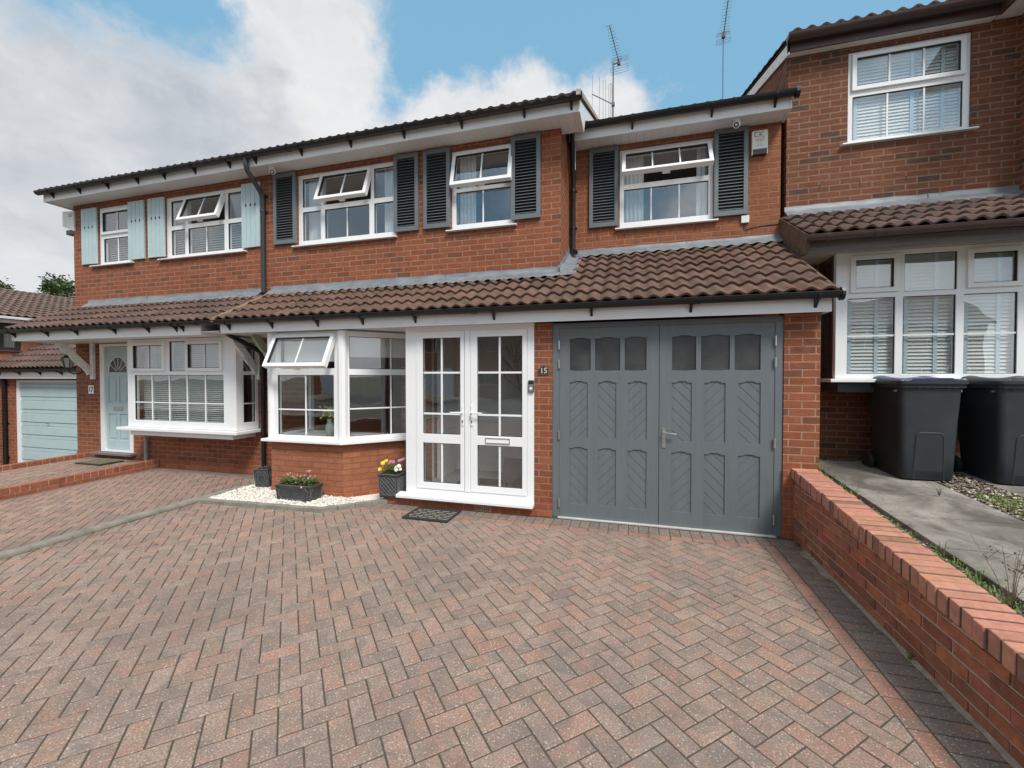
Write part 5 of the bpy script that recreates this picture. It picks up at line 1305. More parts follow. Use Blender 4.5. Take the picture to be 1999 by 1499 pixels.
weed(sl(3.05, 4.55, -.03), 'green', 'green weed on the slab edge between the two bins', .9)
weed(sl(2.5, 3.0, 0), 'dry', 'single thin seed stalk standing in a joint of the concrete slabs', .7)
weed(sl(3.02, 3.9, -.03), 'green', 'straggly weed in the gravel strip at the right edge', 1.2)

# ------------------------------------------------------------------ brick edgings of number 17
def edging(name, x_of, y0, y1, ztop, zbot, label, wid=.105, lower=True):
    t = thing(name, label, 'edging', (x_of((y0 + y1) / 2), (y0 + y1) / 2, 0)); mb = MB(); y = y0; i = 0
    while y < y1 - .02:
        ln = .10 if (i % 9) > 1 else .2
        ye = min(y + ln, y1); x0, x1 = x_of(y), x_of(ye); b = random.uniform(.85, 1.1); tt = (b, b * .95, b * .95)
        mb.hexa([(x0 - wid, y + .004, zbot + (.06 if lower else 0)), (x0, y + .004, zbot + (.06 if lower else 0)), (x1, ye - .004, zbot + (.06 if lower else 0)), (x1 - wid, ye - .004, zbot + (.06 if lower else 0)), (x0 - wid, y + .004, ztop), (x0, y + .004, ztop), (x1, ye - .004, ztop), (x1 - wid, ye - .004, ztop)], 0, tt); y = ye; i += 1
    if lower:
        y = y0
        while y < y1 - .02:
            ye = min(y + .225, y1); x0, x1 = x_of(y), x_of(ye); b = random.uniform(.85, 1.1)
            mb.hexa([(x0 - wid, y + .003, zbot - .03), (x0 + .003, y + .003, zbot - .03), (x1 + .003, ye - .003, zbot - .03), (x1 - wid, ye - .003, zbot - .03), (x0 - wid, y + .003, zbot + .055), (x0 + .003, y + .003, zbot + .055), (x1 + .003, ye - .003, zbot + .055), (x1 - wid, ye - .003, zbot + .055)], 0, (b, b * .95, b * .95)); y = ye
    link('brick_course', mb, 'brickgeo', t, bevel=.004)
    mb = MB(); xa, xb = x_of(y0), x_of(y1); mb.hexa([(xa - wid + .004, y0, zbot - .03), (xa - .003, y0, zbot - .03), (xb - .003, y1, zbot - .03), (xb - wid + .004, y1, zbot - .03), (xa - wid + .004, y0, ztop - .004), (xa - .003, y0, ztop - .004), (xb - .003, y1, ztop - .004), (xb - wid + .004, y1, ztop - .004)]); link('mortar', mb, 'mortar', t)
edging('brick_edging', xe, .4, 5.42, .142, 0, 'low red brick edging running from the waste pipe toward the left foreground')
edging('brick_edging', lambda y: -9.0 - .115 * y, 1.0, 5.42, .178, .09, 'low brick edging in front of the pale blue garage door', lower=False)
# the dark patch at the left of the terrace is not modelled

# =================================================================== LOOSE THINGS
# wheelie bins
def bin_(loc, lidmat, label, rz=0):
    t = thing('wheelie_bin', label, 'bin', loc, 'wheelie bins on the raised path'); 
    org = V(loc); Rz = Matrix.Rotation(rz, 3, 'Z')
    def Q(x, y, z): return org + Rz @ V((x, y, z))
    def ring(hw, y0, y1, z, r_, n=5):
        out = []
        for cx_, cy_, a0 in ((hw - r_, y0 + r_, -90), (hw - r_, y1 - r_, 0), (-hw + r_, y1 - r_, 90), (-hw + r_, y0 + r_, 180)):
            for k in range(n): a = R(a0 + 90 * k / (n - 1)); out.append(Q(cx_ + r_ * math.cos(a), cy_ + r_ * math.sin(a), z))
        return out
    secs = [(.215, 0, .50, .015, .05), (.228, -.01, .52, .03, .055), (.236, -.018, .545, .25, .055), (.25, -.03, .58, .62, .055), (.262, -.042, .62, .90, .05), (.266, -.045, .64, .965, .045), (.283, -.062, .66, .97, .05), (.285, -.064, .66, 1.0, .05)]
    mb = MB(); vs = []; n = 20
    for hw, y0, y1, z, r_ in secs: vs += ring(hw, y0, y1, z, r_)
    fs = [(i * n + k, i * n + (k + 1) % n, (i + 1) * n + (k + 1) % n, (i + 1) * n + k) for i in range(len(secs) - 1) for k in range(n)]
    fs.append(tuple(reversed(range(n)))); fs.append(tuple((len(secs) - 1) * n + k for k in range(n))); mb.add(vs, fs)
    # embossed arch on the front
    def fy(z): return -.004 - .045 * z - .003
    arch = []; aw, az = .115, .50
    for k in range(9): a = R(180 - 90 * k / 8); arch.append((-aw + .05 + .05 * math.cos(a), az - .05 + .05 * math.sin(a)))
    for k in range(9): a = R(90 - 90 * k / 8); arch.append((aw - .05 + .05 * math.cos(a), az - .05 + .05 * math.sin(a)))
    pth = [(-aw - .018, .02)] + arch + [(aw + .012, .02)]
    mb.tube([Q(x, fy(z) + .004, z) for x, z in pth], .010, 8)
    pan = MB(); 
    pts = [(-aw - .014, .022)] + arch + [(aw + .01, .022)]
    mb.add([Q(x, fy(z) - .001, z) for x, z in pts], [tuple(range(len(pts)))])
    link('bin_body', mb, 'binbody', t, smooth=True, angle=40)
    # rim ribs
    rb_ = MB()
    for zz, ex in ((.965, .005), (.995, .009)):
        r1 = ring(.285 + ex, -.064 - ex, .66, zz, .05); r2 = ring(.285 + ex, -.064 - ex, .66, zz + .014, .05)
        rb_.add(r1 + r2, [(k, (k + 1) % n, n + (k + 1) % n, n + k) for k in range(n)] + [tuple(reversed(range(n))), tuple(n + k for k in range(n))])
    for k in range(9):
        x = -.24 + .06 * k; c = [Q(x - .003, -.064, .955), Q(x + .003, -.064, .955), Q(x + .003, -.04, .955), Q(x - .003, -.04, .955), Q(x - .003, -.064, .97), Q(x + .003, -.064, .97), Q(x + .003, -.04, .97), Q(x - .003, -.04, .97)]
        rb_.hexa(c)
    link('rim', rb_, 'binbody', t, smooth=True, angle=40)
    # lid: shallow dome with raised lobes at the back corners and a front lip
    nx_, ny_ = 28, 26; vs = []
    for j in range(ny_ + 1):
        for i in range(nx_ + 1):
            u_, v_ = i / nx_, j / ny_; x = (u_ - .5) * .60; y = -.085 + v_ * .80
            ed = min(u_, 1 - u_, v_ * 1.3) * 12; rim_ = min(1, ed) ** .5
            z = 1.034 + .018 * rim_ + .012 * math.sin(math.pi * v_)
            for cx_ in (-.20, .20):
                dx = (x - cx_) / .12; dv = (v_ - .80) / .3; z += .05 * math.exp(-dx * dx * 1.6) * math.exp(-dv * dv * 2.2)
            z += .012 * math.exp(-((v_ - .05) / .07) ** 2) * (1 if abs(u_ - .5) < .3 else 0)
            if v_ < .02 or u_ < .01 or u_ > .99: z = 1.032
            vs.append(Q(x, y, z))
    fs = [(j * (nx_ + 1) + i, j * (nx_ + 1) + i + 1, (j + 1) * (nx_ + 1) + i + 1, (j + 1) * (nx_ + 1) + i) for j in range(ny_) for i in range(nx_)]
    lm = MB(); lm.add(vs, fs)
    lid = link('lid', lm, lidmat, t, smooth=True, angle=60)
    sm = MB(); r1 = ring(.300, -.088, .69, 1.006, .05); r2 = ring(.300, -.088, .69, 1.036, .05)
    sm.add(r1 + r2, [(k, (k + 1) % n, n + (k + 1) % n, n + k) for k in range(n)] + [tuple(reversed(range(n)))]); link('lid_skirt', sm, 'binbody', lid, smooth=True, angle=40)
    hm = MB(); hm.tube([Q(-.27, .70, .985), Q(-.27, .735, 1.0), Q(.27, .735, 1.0), Q(.27, .70, .985)], .014, 8); link('handle', hm, 'binbody', t, smooth=True)
    for s_ in (-1, 1):
        wm = MB(); c = Q(s_ * .262, .545, .10); ax = Rz @ V((s_, 0, 0)); wm.lathe(c - ax * .025, ax, [(.075, 0), (.097, .004), (.10, .012), (.10, .038), (.097, .046), (.07, .05)], 24)
        wl = link('wheel', wm, 'rubber', t, smooth=True, angle=40)
        hb = MB(); hb.lathe(c + ax * .022, ax, [(.045, 0), (.045, .006), (.02, .008), (.018, .014), (.006, .015)], 16); link('hub', hb, 'black', wl, smooth=True)
    am = MB(); am.tube([Q(-.26, .545, .10), Q(.26, .545, .10)], .011, 8); link('axle', am, 'chrome', t)
    for s_ in (-1, 1):
        link('trunnion', MB().tube([Q(s_ * .262, .03, .93), Q(s_ * .285, .03, .93)], .014, 10), 'chrome', t)
    return t
b1 = bin_((2.925, 5.36, .502), 'binblue', 'dark grey wheelie bin with a navy blue lid, standing nearest the garage', .02)
b2 = bin_((3.73, 5.36, .502), 'binbody', 'all dark grey wheelie bin cut off by the right edge of the view', .02)

# planters
def taper_box(mb, o, w0, w1, d0, d1, h, Q, mi=0, wall=.018):
    pass
def planter(loc, w, d, h, tp, rz, label, style, cat='planter', tilt=0):
    t = thing('planter', label, cat, loc); org = V(loc); Rz = Matrix.Rotation(rz, 3, 'Z') @ Matrix.Rotation(tilt, 3, 'Y')
    def Q(x, y, z): return org + Rz @ V((x, y, z))
    mb = MB(); o0, o1 = (w / 2 * tp, d / 2 * tp), (w / 2, d / 2); wl = .016
    def sq(hx, hy, z): return [Q(-hx, -hy, z), Q(hx, -hy, z), Q(hx, hy, z), Q(-hx, hy, z)]
    L_ = [sq(*o0, 0), sq(*o1, h), sq(o1[0] - wl, o1[1] - wl, h), sq(o1[0] - wl, o1[1] - wl, h - .03)]
    vs = [p for l in L_ for p in l]; fs = [(3, 2, 1, 0)]
    for i in range(3):
        for k in range(4): fs.append((i * 4 + k, i * 4 + (k + 1) % 4, i * 4 + 4 + (k + 1) % 4, i * 4 + 4 + k))
    mb.add(vs, fs); link('planter_body', mb, 'planter', t, bevel=.005)
    link('rim', MB().hexa(sq(o1[0] + .004, o1[1] + .004, h - .028) + sq(o1[0] + .006, o1[1] + .006, h - .001)), 'planter', t, bevel=.004) if style != 'oct' else None
    so = MB(); so.add(sq(o1[0] - wl, o1[1] - wl, h - .012 if style == 'lattice' or style == 'trough' else h - .03), [(0, 1, 2, 3)]); 
    if style != 'oct': link('soil', MB().hexa(sq(o1[0] - .02, o1[1] - .02, h - .03) + sq(o1[0] - .02, o1[1] - .02, h + .001)), 'soil', t)
    else: link('soil', so, 'soil', t)
    # raised decoration on front and sides
    dm = MB()
    def face(k):   # returns mapping (a,b)->point slightly proud
        def m_(a, b):
            s = b / h; hx = (o0[0] + (o1[0] - o0[0]) * s); hy = (o0[1] + (o1[1] - o0[1]) * s)
            return (Q(a * hx, -hy - .002, b), Q(hx + .002, a * hy, b), Q(-hx - .002, -a * hy, b))[k]
        return m_
    for k in range(3):
        m_ = face(k); F_ = lambda pts, r_=.0028: dm.tube([m_(a, b) for a, b in pts], r_, 5)
        m0, m1 = h * .11, h * .86; e_ = .84
        if style == 'lattice':
            F_([(-e_, m0), (e_, m0), (e_, m1), (-e_, m1), (-e_, m0)]); n = 4
            if k < 3:
                for i in range(-4, 5):
                    for sg in (1, -1):
                        # line b = m0 + (a*sg + off) * slope, clipped
                        pts = []
                        for q in range(41):
                            a = -e_ + 2 * e_ * q / 40; b = m0 + (m1 - m0) * (.5 + sg * a / (2 * e_) + i * .25)
                            if m0 <= b <= m1: pts.append((a, b))
                        if len(pts) > 2: F_([pts[0], pts[-1]], .0028)
        else:
            c = .16 if (k == 0 and style == 'trough') else .3; ch = h * .22 if style == 'trough' else h * .2
            F_([(-e_ + c, m0), (e_ - c, m0), (e_, m0 + ch), (e_, m1 - ch), (e_ - c, m1), (-e_ + c, m1), (-e_, m1 - ch), (-e_, m0 + ch), (-e_ + c, m0)])
            if style == 'oct':
                cz = (m0 + m1) / 2; F_([(.55 * math.cos(2 * math.pi * q / 24), cz + .36 * (m1 - m0) * math.sin(2 * math.pi * q / 24)) for q in range(25)])
    for k in range(4): dm.tube([L_[0][k], L_[1][k]], .003, 5)
    dm.tube(L_[1] + [L_[1][0]], .003, 5)
    link('moulding', dm, 'planterhi', t, smooth=True)
    return t
planter((-4.985, 4.83, .035), .225, .22, .25, .86, .12, 'small tapering dark planter of bare stalks at the foot of the black downpipe', 'oct', tilt=-.05)
planter((-4.07, 4.44, .03), .52, .225, .19, .93, .03, 'long dark trough with pink flowers on the white gravel', 'trough')
planter((-2.905, 4.735, .08), .27, .25, .29, .90, .03, 'square dark lattice planter beside the white porch doors', 'lattice')
def flowers(name, loc, w, d, n, label, heads, h, cat, hs=.022):
    t = thing(name, label, cat, loc); org = V(loc); lm, pm, sm = MB(), MB(), MB()
    for _ in range(n):
        p = org + V((random.uniform(-w, w), random.uniform(-d, d), random.uniform(0, h * .75))); a = random.uniform(0, 6.28); ln = random.uniform(.012, .028); dd_ = V((math.cos(a), math.sin(a), random.uniform(-.2, .9))).normalized(); s_ = dd_.cross(V((0, 0, 1))).normalized() * ln * .38
        b = random.uniform(.7, 1.6); lm.add([p, p + dd_ * ln * .5 + s_, p + dd_ * ln, p + dd_ * ln * .5 - s_], [(0, 1, 2, 3)], 0, (b, b, b * .8))
    for (hx, hy, hz, c, s) in heads:
        c0 = org + V((hx, hy, hz)); sm.tube([org + V((hx * .6, hy * .6, 0)), c0], .0015, 4); ax = V((random.uniform(-.5, .5), -.8, random.uniform(.2, .8))).normalized(); u_ = ax.orthogonal().normalized(); w_ = ax.cross(u_)
        for ring_, (rr, up, m) in enumerate(((1, 0, 7), (.6, .25, 6), (.3, .4, 4))):
            for k in range(m):
                a = 2 * math.pi * k / m + ring_ * .4; dd_ = u_ * math.cos(a) + w_ * math.sin(a); s_ = (u_ * -math.sin(a) + w_ * math.cos(a)) * s * .45 * rr; b = random.uniform(.8, 1.1); q = c0 + ax * s * up
                pm.add([q, q + dd_ * s * .6 * rr + s_ + ax * s * .1, q + dd_ * s * rr + ax * s * .25, q + dd_ * s * .6 * rr - s_ + ax * s * .1], [(0, 1, 2, 3)], 0, tuple(min(1, x * b) for x in c))
    link('leaf', lm, 'leaf', t); link('stem', sm, 'leaf', t); link('petal', pm, 'petal', t); return t
pk = [(.62, .18, .28), (.75, .30, .38), (.55, .12, .25), (.8, .42, .45)]
random.seed(5)
hd = [(random.uniform(-.24, .22), random.uniform(-.08, .09), random.uniform(.03, .12), random.choice(pk), random.uniform(.009, .014)) for _ in range(34)] + [(.10 + random.uniform(-.03, .05), .02, random.uniform(.12, .17), random.choice(pk), .012) for _ in range(8)] + [(-.30, -.05, .06, pk[1], .013), (-.28, -.05, .03, pk[0], .013), (.14, -.12, -.01, pk[3], .012)]
flowers('flowering_plant', (-4.07, 4.44, .22), .23, .09, 1500, 'low pink flowers with green leaves filling the long trough', hd, .10, 'flowers')
ye, wh, pi_ = (.85, .68, .05), (.85, .83, .70), (.60, .25, .35)
hd = [(-.09, -.08, .13, ye, .03), (-.10, -.06, .09, ye, .028), (-.13, -.09, .05, ye, .026), (-.07, -.04, .15, ye, .026), (-.01, -.06, .13, (.7, .25, .25), .024), (.02, -.02, .14, pi_, .024), (-.03, 0, .14, pi_, .02), (.10, .05, .16, (.5, .25, .4), .02), (.08, .02, .15, (.5, .25, .4), .022), (.12, .06, .17, (.5, .25, .4), .018),
      (.09, -.08, .08, wh, .030), (.12, -.06, .10, wh, .028), (.11, -.10, .06, wh, .026), (.13, -.05, .06, wh, .024)]
flowers('flowering_plant', (-2.905, 4.735, .37), .10, .09, 620, 'yellow, pink and white flowers growing in the lattice planter', hd, .12, 'flowers')
random.seed(21)
t = thing('bare_plant', 'few dry twigs standing in the small planter by the downpipe', 'plant', (-4.99, 4.83, .26)); mb = MB()
for k in range(16):
    x, y = random.uniform(-.09, .09), random.uniform(-.09, .09); mb.tube([(-4.99 + x, 4.83 + y, .25), (-4.99 + x * 1.2, 4.83 + y * 1.1, .25 + random.uniform(.04, .075))], .0018, 5)
link('stem', mb, 'planterhi', t)

# door mats
def mat_grid(loc, w, d, label, rz=0):
    t = thing('door_mat', label, 'door mat', loc); org = V(loc); Rz = Matrix.Rotation(rz, 3, 'Z'); Q = lambda x, y, z: org + Rz @ V((x, y, z))
    mb = MB()
    def bx(x0, x1, y0, y1, z0, z1, m=mb): m.hexa([Q(x0, y0, z0), Q(x1, y0, z0), Q(x1, y1, z0), Q(x0, y1, z0), Q(x0, y0, z1), Q(x1, y0, z1), Q(x1, y1, z1), Q(x0, y1, z1)])
    e_ = .022
    bx(-w / 2, w / 2, -d / 2, -d / 2 + e_, 0, .017); bx(-w / 2, w / 2, d / 2 - e_, d / 2, 0, .017); bx(-w / 2, -w / 2 + e_, -d / 2 + e_, d / 2 - e_, 0, .0165); bx(w / 2 - e_, w / 2, -d / 2 + e_, d / 2 - e_, 0, .0165)
    n = 8
    for k in range(1, n): y = -d / 2 + d * k / n; bx(-w / 2 + e_, w / 2 - e_, y - .007, y + .007, .002, .014)
    for r_ in range(n):
        for k in range(5):
            x = -w / 2 + w * (k + (.35 if r_ % 2 else .75)) / 4.6
            if abs(x) < w / 2 - .03: y = -d / 2 + d * r_ / n; bx(x - .006, x + .006, y + .007, y + d / n - .007, .002, .0145)
    link('rubber_grid', mb, 'rubber', t, bevel=.003); c = MB(); bx(-w / 2 + .01, w / 2 - .01, -d / 2 + .01, d / 2 - .01, .0005, .006, c); link('mat_base', c, plain('pale_mat_fill', (.30, .27, .22), .9, .3, 40, .6, 150), t)
mat_grid((-2.19, 4.385, .005), .55, .40, 'black rubber grid door mat on the paving below the porch doors', .0)
t = thing('door_mat', 'dark brown patterned coir mat in front of the pale blue front door', 'door mat', (-8.78, 5.06, .105)); mb = MB(); mb.box(-9.08, -8.48, 4.88, 5.24, .105, .122); link('mat_base', mb, 'rubber', t, bevel=.004)
mb = MB(); mb.box(-9.05, -8.51, 4.905, 5.215, .1222, .128); link('coir_pile', mb, 'coir', t)

# cameras, alarm box, lantern, bell, numbers
def dome_cam(loc, label, look):
    t = thing('security_camera', label, 'camera', loc, 'security cameras under the eaves'); L = V(loc)
    mb = MB(); mb.lathe(L, (0, 0, -1), [(.05, 0), (.05, .018), (.042, .024)], 20); link('mounting_base', mb, 'upvc', t, smooth=True)
    c = L + V((0, 0, -.055)); mb = MB(); d = V(look).normalized(); prof = [(.001, -.048)] + [(.048 * math.sin(math.pi * k / 12), -.048 * math.cos(math.pi * k / 12)) for k in range(1, 10)] + [(.030, .040)]
    mb.lathe(c, d, prof, 22); link('camera_head', mb, 'upvc', t, smooth=True, angle=50)
    mb = MB(); mb.lathe(c, d, [(.0295, .0395), (.0295, .043), (.016, .0445), (.014, .038), (.001, .037)], 20); link('lens', mb, 'black', t, smooth=True)
dome_cam((-5.285, 5.28, 4.756), 'white dome camera under the eaves above the leftmost charcoal shutter', (.75, -1, -.75))
dome_cam((1.262, 6.06, 4.854), 'white dome camera under the eaves above the shutter beside the alarm box', (-.3, -1, -.6))
def text(parent, s, fr, a, b, size, mat, name='lettering', bold=0, align='CENTER', cx_=1.0):
    cu = bpy.data.curves.new(name, 'FONT'); cu.body = s; cu.size = size; cu.align_x = align; cu.align_y = 'CENTER'; cu.extrude = .0008; cu.offset = bold
    ob = bpy.data.objects.new(name, cu); COL.objects.link(ob); dg = bpy.context.evaluated_depsgraph_get(); me = bpy.data.meshes.new_from_object(ob.evaluated_get(dg)); bpy.data.objects.remove(ob)
    mb = MB(); mb.add([fr.p(a + v.co.x * cx_, b + v.co.y, .0006 + v.co.z) for v in me.vertices], [tuple(p.vertices) for p in me.polygons]); bpy.data.meshes.remove(me)
    return link(name, mb, mat, parent)
t = thing('alarm_box', 'cream alarm box lettered CK GROUP beside the right-hand shutter over the garage', 'alarm box', (1.563, 6.2, 4.45)); f = front(AY - .06)
mb = MB(); mb.plate(f, [(1.472, 4.515), (1.655, 4.515), (1.655, 4.74), (1.645, 4.752), (1.482, 4.752), (1.472, 4.74)], (), -.055, 0); mb.fbox(f, 1.472, 1.482, 4.445, 4.515, -.055, -.002); mb.fbox(f, 1.645, 1.655, 4.445, 4.515, -.055, -.002); link('cover', mb, 'alarm', t, bevel=.005)
mb = MB(); mb.fbox(f, 1.483, 1.644, 4.450, 4.5145, -.055, -.008); link('strobe', mb, plain('dark_strobe', (.05, .02, .025), .3, .1), t, bevel=.004)
# drawn CK mark: square C and K with a tail
mk = MB(); 
for q in ([(1.500, 4.735), (1.543, 4.735), (1.543, 4.727), (1.508, 4.727), (1.508, 4.677), (1.543, 4.677), (1.543, 4.669), (1.500, 4.669)], [(1.557, 4.669), (1.566, 4.669), (1.566, 4.737), (1.557, 4.737)], [(1.566, 4.698), (1.597, 4.737), (1.608, 4.737), (1.574, 4.696), (1.600, 4.668), (1.614, 4.668), (1.614, 4.660), (1.597, 4.660)]):
    mk.plate(f, q, (), .0004, .0012)
link('logo', mk, 'darkred', t)
text(t, 'GROUP', f, 1.563, 4.636, .034, 'magenta', cx_=.95); text(t, 'SECURITY', f, 1.563, 4.612, .020, 'magenta', cx_=.95)
text(t, '0121', f, 1.563, 4.580, .018, 'greyprint'); text(t, '4093 70526', f, 1.563, 4.557, .018, 'greyprint')
t = thing('junction_box', 'small cream junction box with a trailing black cable below the right-hand shutter', 'junction box', (1.41, 6.24, 3.6)); f = front(AY)
mb = MB(); mb.fbox(f, 1.362, 1.456, 3.595, 3.69, .001, .03); link('box_body', mb, 'alarm', t, bevel=.004)
mb = MB(); mb.tube([(1.405, AY - .015, 3.60), (1.40, AY - .012, 3.53), (1.43, AY - .008, 3.51), (1.50, AY - .007, 3.53), (1.62, AY - .007, 3.545), (1.82, AY - .007, 3.55)], .005, 6); link('cable', mb, 'black', t, smooth=True)
t = thing('alarm_box', 'weathered white box high on the left corner of number 17', 'alarm box', (-10.2, 5.5, 4.3))
mb = MB(); f = Fr((0, 5.42, 0), (1, 0, 0), (0, 0, 1), (0, -1, 0)); mb.plate(f, [(-10.31, 4.40), (-10.0, 4.28), (-10.0, 4.655), (-10.31, 4.675)], (), -.20, 0); link('box_body', mb, 'alarm', t, bevel=.01)
mb = MB()
for k in range(3): mb.fbox(f, -10.13, -10.02, 4.60 - k * .022, 4.607 - k * .022, .001, .003)
link('vent', mb, 'black', t); link('bracket', MB().fbox(f, -10.28, -10.05, 4.25, 4.33, -.16, -.04), 'darkpipe', t)
# wall lantern
t = thing('wall_lantern', 'black six-sided wall lantern on the corner of number 17', 'lantern', (-9.97, 5.3, 1.75)); lx, ly, lz = -9.78, 5.19, 1.83
mb = MB(); mb.lathe((lx, ly, lz), (0, 0, 1), [(.052, -.10), (.056, -.09), (.05, -.085)], 6); mb.lathe((lx, ly, lz), (0, 0, 1), [(.098, .085), (.10, .092), (.045, .14), (.02, .15), (.018, .17), (.001, .18)], 6)
for k in range(6):
    a = 2 * math.pi * k / 6; ax = V((0, 0, 1)).orthogonal().normalized(); b_ = V((0, 0, 1)).cross(ax); d = ax * math.cos(a) + b_ * math.sin(a)
    mb.tube([V((lx, ly, lz - .09)) + d * .052, V((lx, ly, lz + .088)) + d * .092], .005, 5)
link('lamp_cage', mb, 'black', t); mb = MB(); mb.lathe((lx, ly, lz), (0, 0, 1), [(.048, -.088), (.087, .086)], 6); link('lamp_glass', mb, 'glassy', t)
mb = MB(); mb.tube([(lx, ly, lz - .10), (lx, ly + .005, lz - .16), (lx + .01, ly + .07, lz - .20), (lx + .01, ly + .16, lz - .19), (lx, 5.44, lz - .14)], .011, 8); mb.lathe((lx, 5.449, lz - .12), (0, -1, 0), [(.065, 0), (.062, .02), (.03, .03)], 16); link('arm', mb, 'black', t, smooth=True)
# number plates
t = thing('house_number', 'small white plate with the number 17 on the brick left of the blue door', 'house number', (-9.64, 5.44, 1.35)); f = front(MY - .001)
mb = MB(); mb.fbox(f, -9.715, -9.575, 1.262, 1.415, 0, .01); link('plate', mb, 'upvc', t, bevel=.003); text(t, '17', f.off(c=.0101), -9.645, 1.338, .125, 'navy', bold=.003)
t = thing('house_number', 'dark arched brass-edged plaque with the number 15 on the brick pier', 'house number', (-.965, 4.69, 1.65)); f = front(GY - .001)
def plq(s_, c=( -.965, 1.645)):
    w_, h_ = .066 * s_, .045 * s_; pts = [(c[0] - w_, c[1] - h_), (c[0] + w_, c[1] - h_), (c[0] + w_, c[1] + h_ * .45)] + [(c[0] + w_ * .62 * math.cos(R(a)), c[1] + h_ * .6 + h_ * .75 * math.sin(R(a))) for a in range(0, 181, 20)] + [(c[0] - w_, c[1] + h_ * .45)]
    return pts
mb = MB(); mb.plate(f, plq(1), (), 0, .008, 0); link('plate_border', mb, 'brass', t); mb = MB(); mb.plate(f, plq(.88), (), .0081, .0095); link('plate', mb, 'slate', t); text(t, '15', f.off(c=.0096), -.962, 1.645, .085, 'letter', bold=.0008)
t = thing('doorbell', 'black and silver video doorbell on the white porch frame', 'doorbell', (-1.10, 4.68, 1.47)); f = front(GY - .002)
mb = MB(); mb.fbox(f, -1.137, -1.073, 1.402, 1.538, .001, .022); link('bell_body', mb, 'black', t, bevel=.006); mb = MB(); mb.fbox(f, -1.131, -1.079, 1.408, 1.492, .0221, .026); link('face_plate', mb, 'chrome', t, bevel=.004)
mb = MB(); mb.lathe(f.p(-1.105, 1.445, .026), f.n, [(.017, 0), (.017, .003), (.012, .004)], 18); link('bell_button', mb, 'alarm', t, smooth=True); mb = MB(); mb.lathe(f.p(-1.105, 1.515, .0221), f.n, [(.011, 0), (.009, .003)], 16); link('lens', mb, 'slate', t)

# aerials
def yagi(loc, mast_top, ang, label, refl=True, fm=False, grp=None, rs=.8):
    t = thing('tv_aerial', label, 'aerial', loc, grp); L = V(loc); mb = MB(); top = V((L.x, L.y, mast_top)); mb.tube([L, top], .014 if fm else .009, 8); link('mast', mb, 'drab', t, smooth=True)
    bd, up = V(ang[0]).normalized(), V((0, 0, 1)); s_ = bd.cross(up).normalized(); e_ = MB(); c = top + V(ang[1]); ln = ang[2]
    e_.tube([c, c + bd * ln], .008, 6)
    for k in range(13): q = c + bd * ln * (k + 1) / 13; h = .085 - .002 * k; e_.tube([q - s_ * h, q + s_ * h], .003, 4)
    e_.tube([c, top + V((0, 0, -.05))], .012, 6); e_.box(c.x - .03, c.x + .03, c.y - .03, c.y + .03, c.z - .05, c.z + .05)
    for sg in (1, -1):
        for k in range(4):
            z = (.05 + .05 * k) * rs; q = c - bd * .04; e_.tube([q - s_ * .22 * rs + V((0, 0, sg * z)) - bd * z * .3, q + s_ * .22 * rs + V((0, 0, sg * z)) - bd * z * .3], .0028, 4)
        for a in (-.22, .22): q = c - bd * .04 + s_ * a * rs; e_.tube([q + V((0, 0, sg * .05 * rs)) - bd * .015, q + V((0, 0, sg * .2 * rs)) - bd * .06 * rs], .0028, 4)
    link('antenna', e_, 'drab', t)
    if fm:
        f_ = MB(); j = L + V((0, 0, fm)); end = j + V((-.42, 0, .28)); f_.tube([j, end], .009, 6); f_.box(j.x - .03, j.x + .03, j.y - .03, j.y + .03, j.z - .03, j.z + .03)
        for k, h in ((0.12, .38), (.35, .42), (.48, .40), (.66, .42), (1.0, .40)): q = j.lerp(end, k); f_.tube([q - V((0, 0, h)), q + V((0, 0, h))], .0045, 4)
        q = j.lerp(end, .2); f_.tube([q + V((0, 0, -.3)), q + V((0, 0, .35)), q + V((.03, 0, .38)), q + V((.06, 0, .35)), q + V((.06, 0, -.3))], .0045, 5)
        link('dipole_array', f_, 'drab', t)
M['drab'] = plain('weathered_aerial', (.12, .11, .115), .6, .2, 20)
yagi((-.41, 9.0, 6.35), 7.98, ((-.14, -1, .0), (.11, 0, -.02), .98), 'tall aerial mast with a yagi and a rod array above the middle roof', fm=.78)
yagi((1.63, 9.0, 6.2), 8.06, ((-.10, -1, .0), (0, -.03, .0), .9), 'single slim aerial mast close to the right-hand gable', rs=.55)

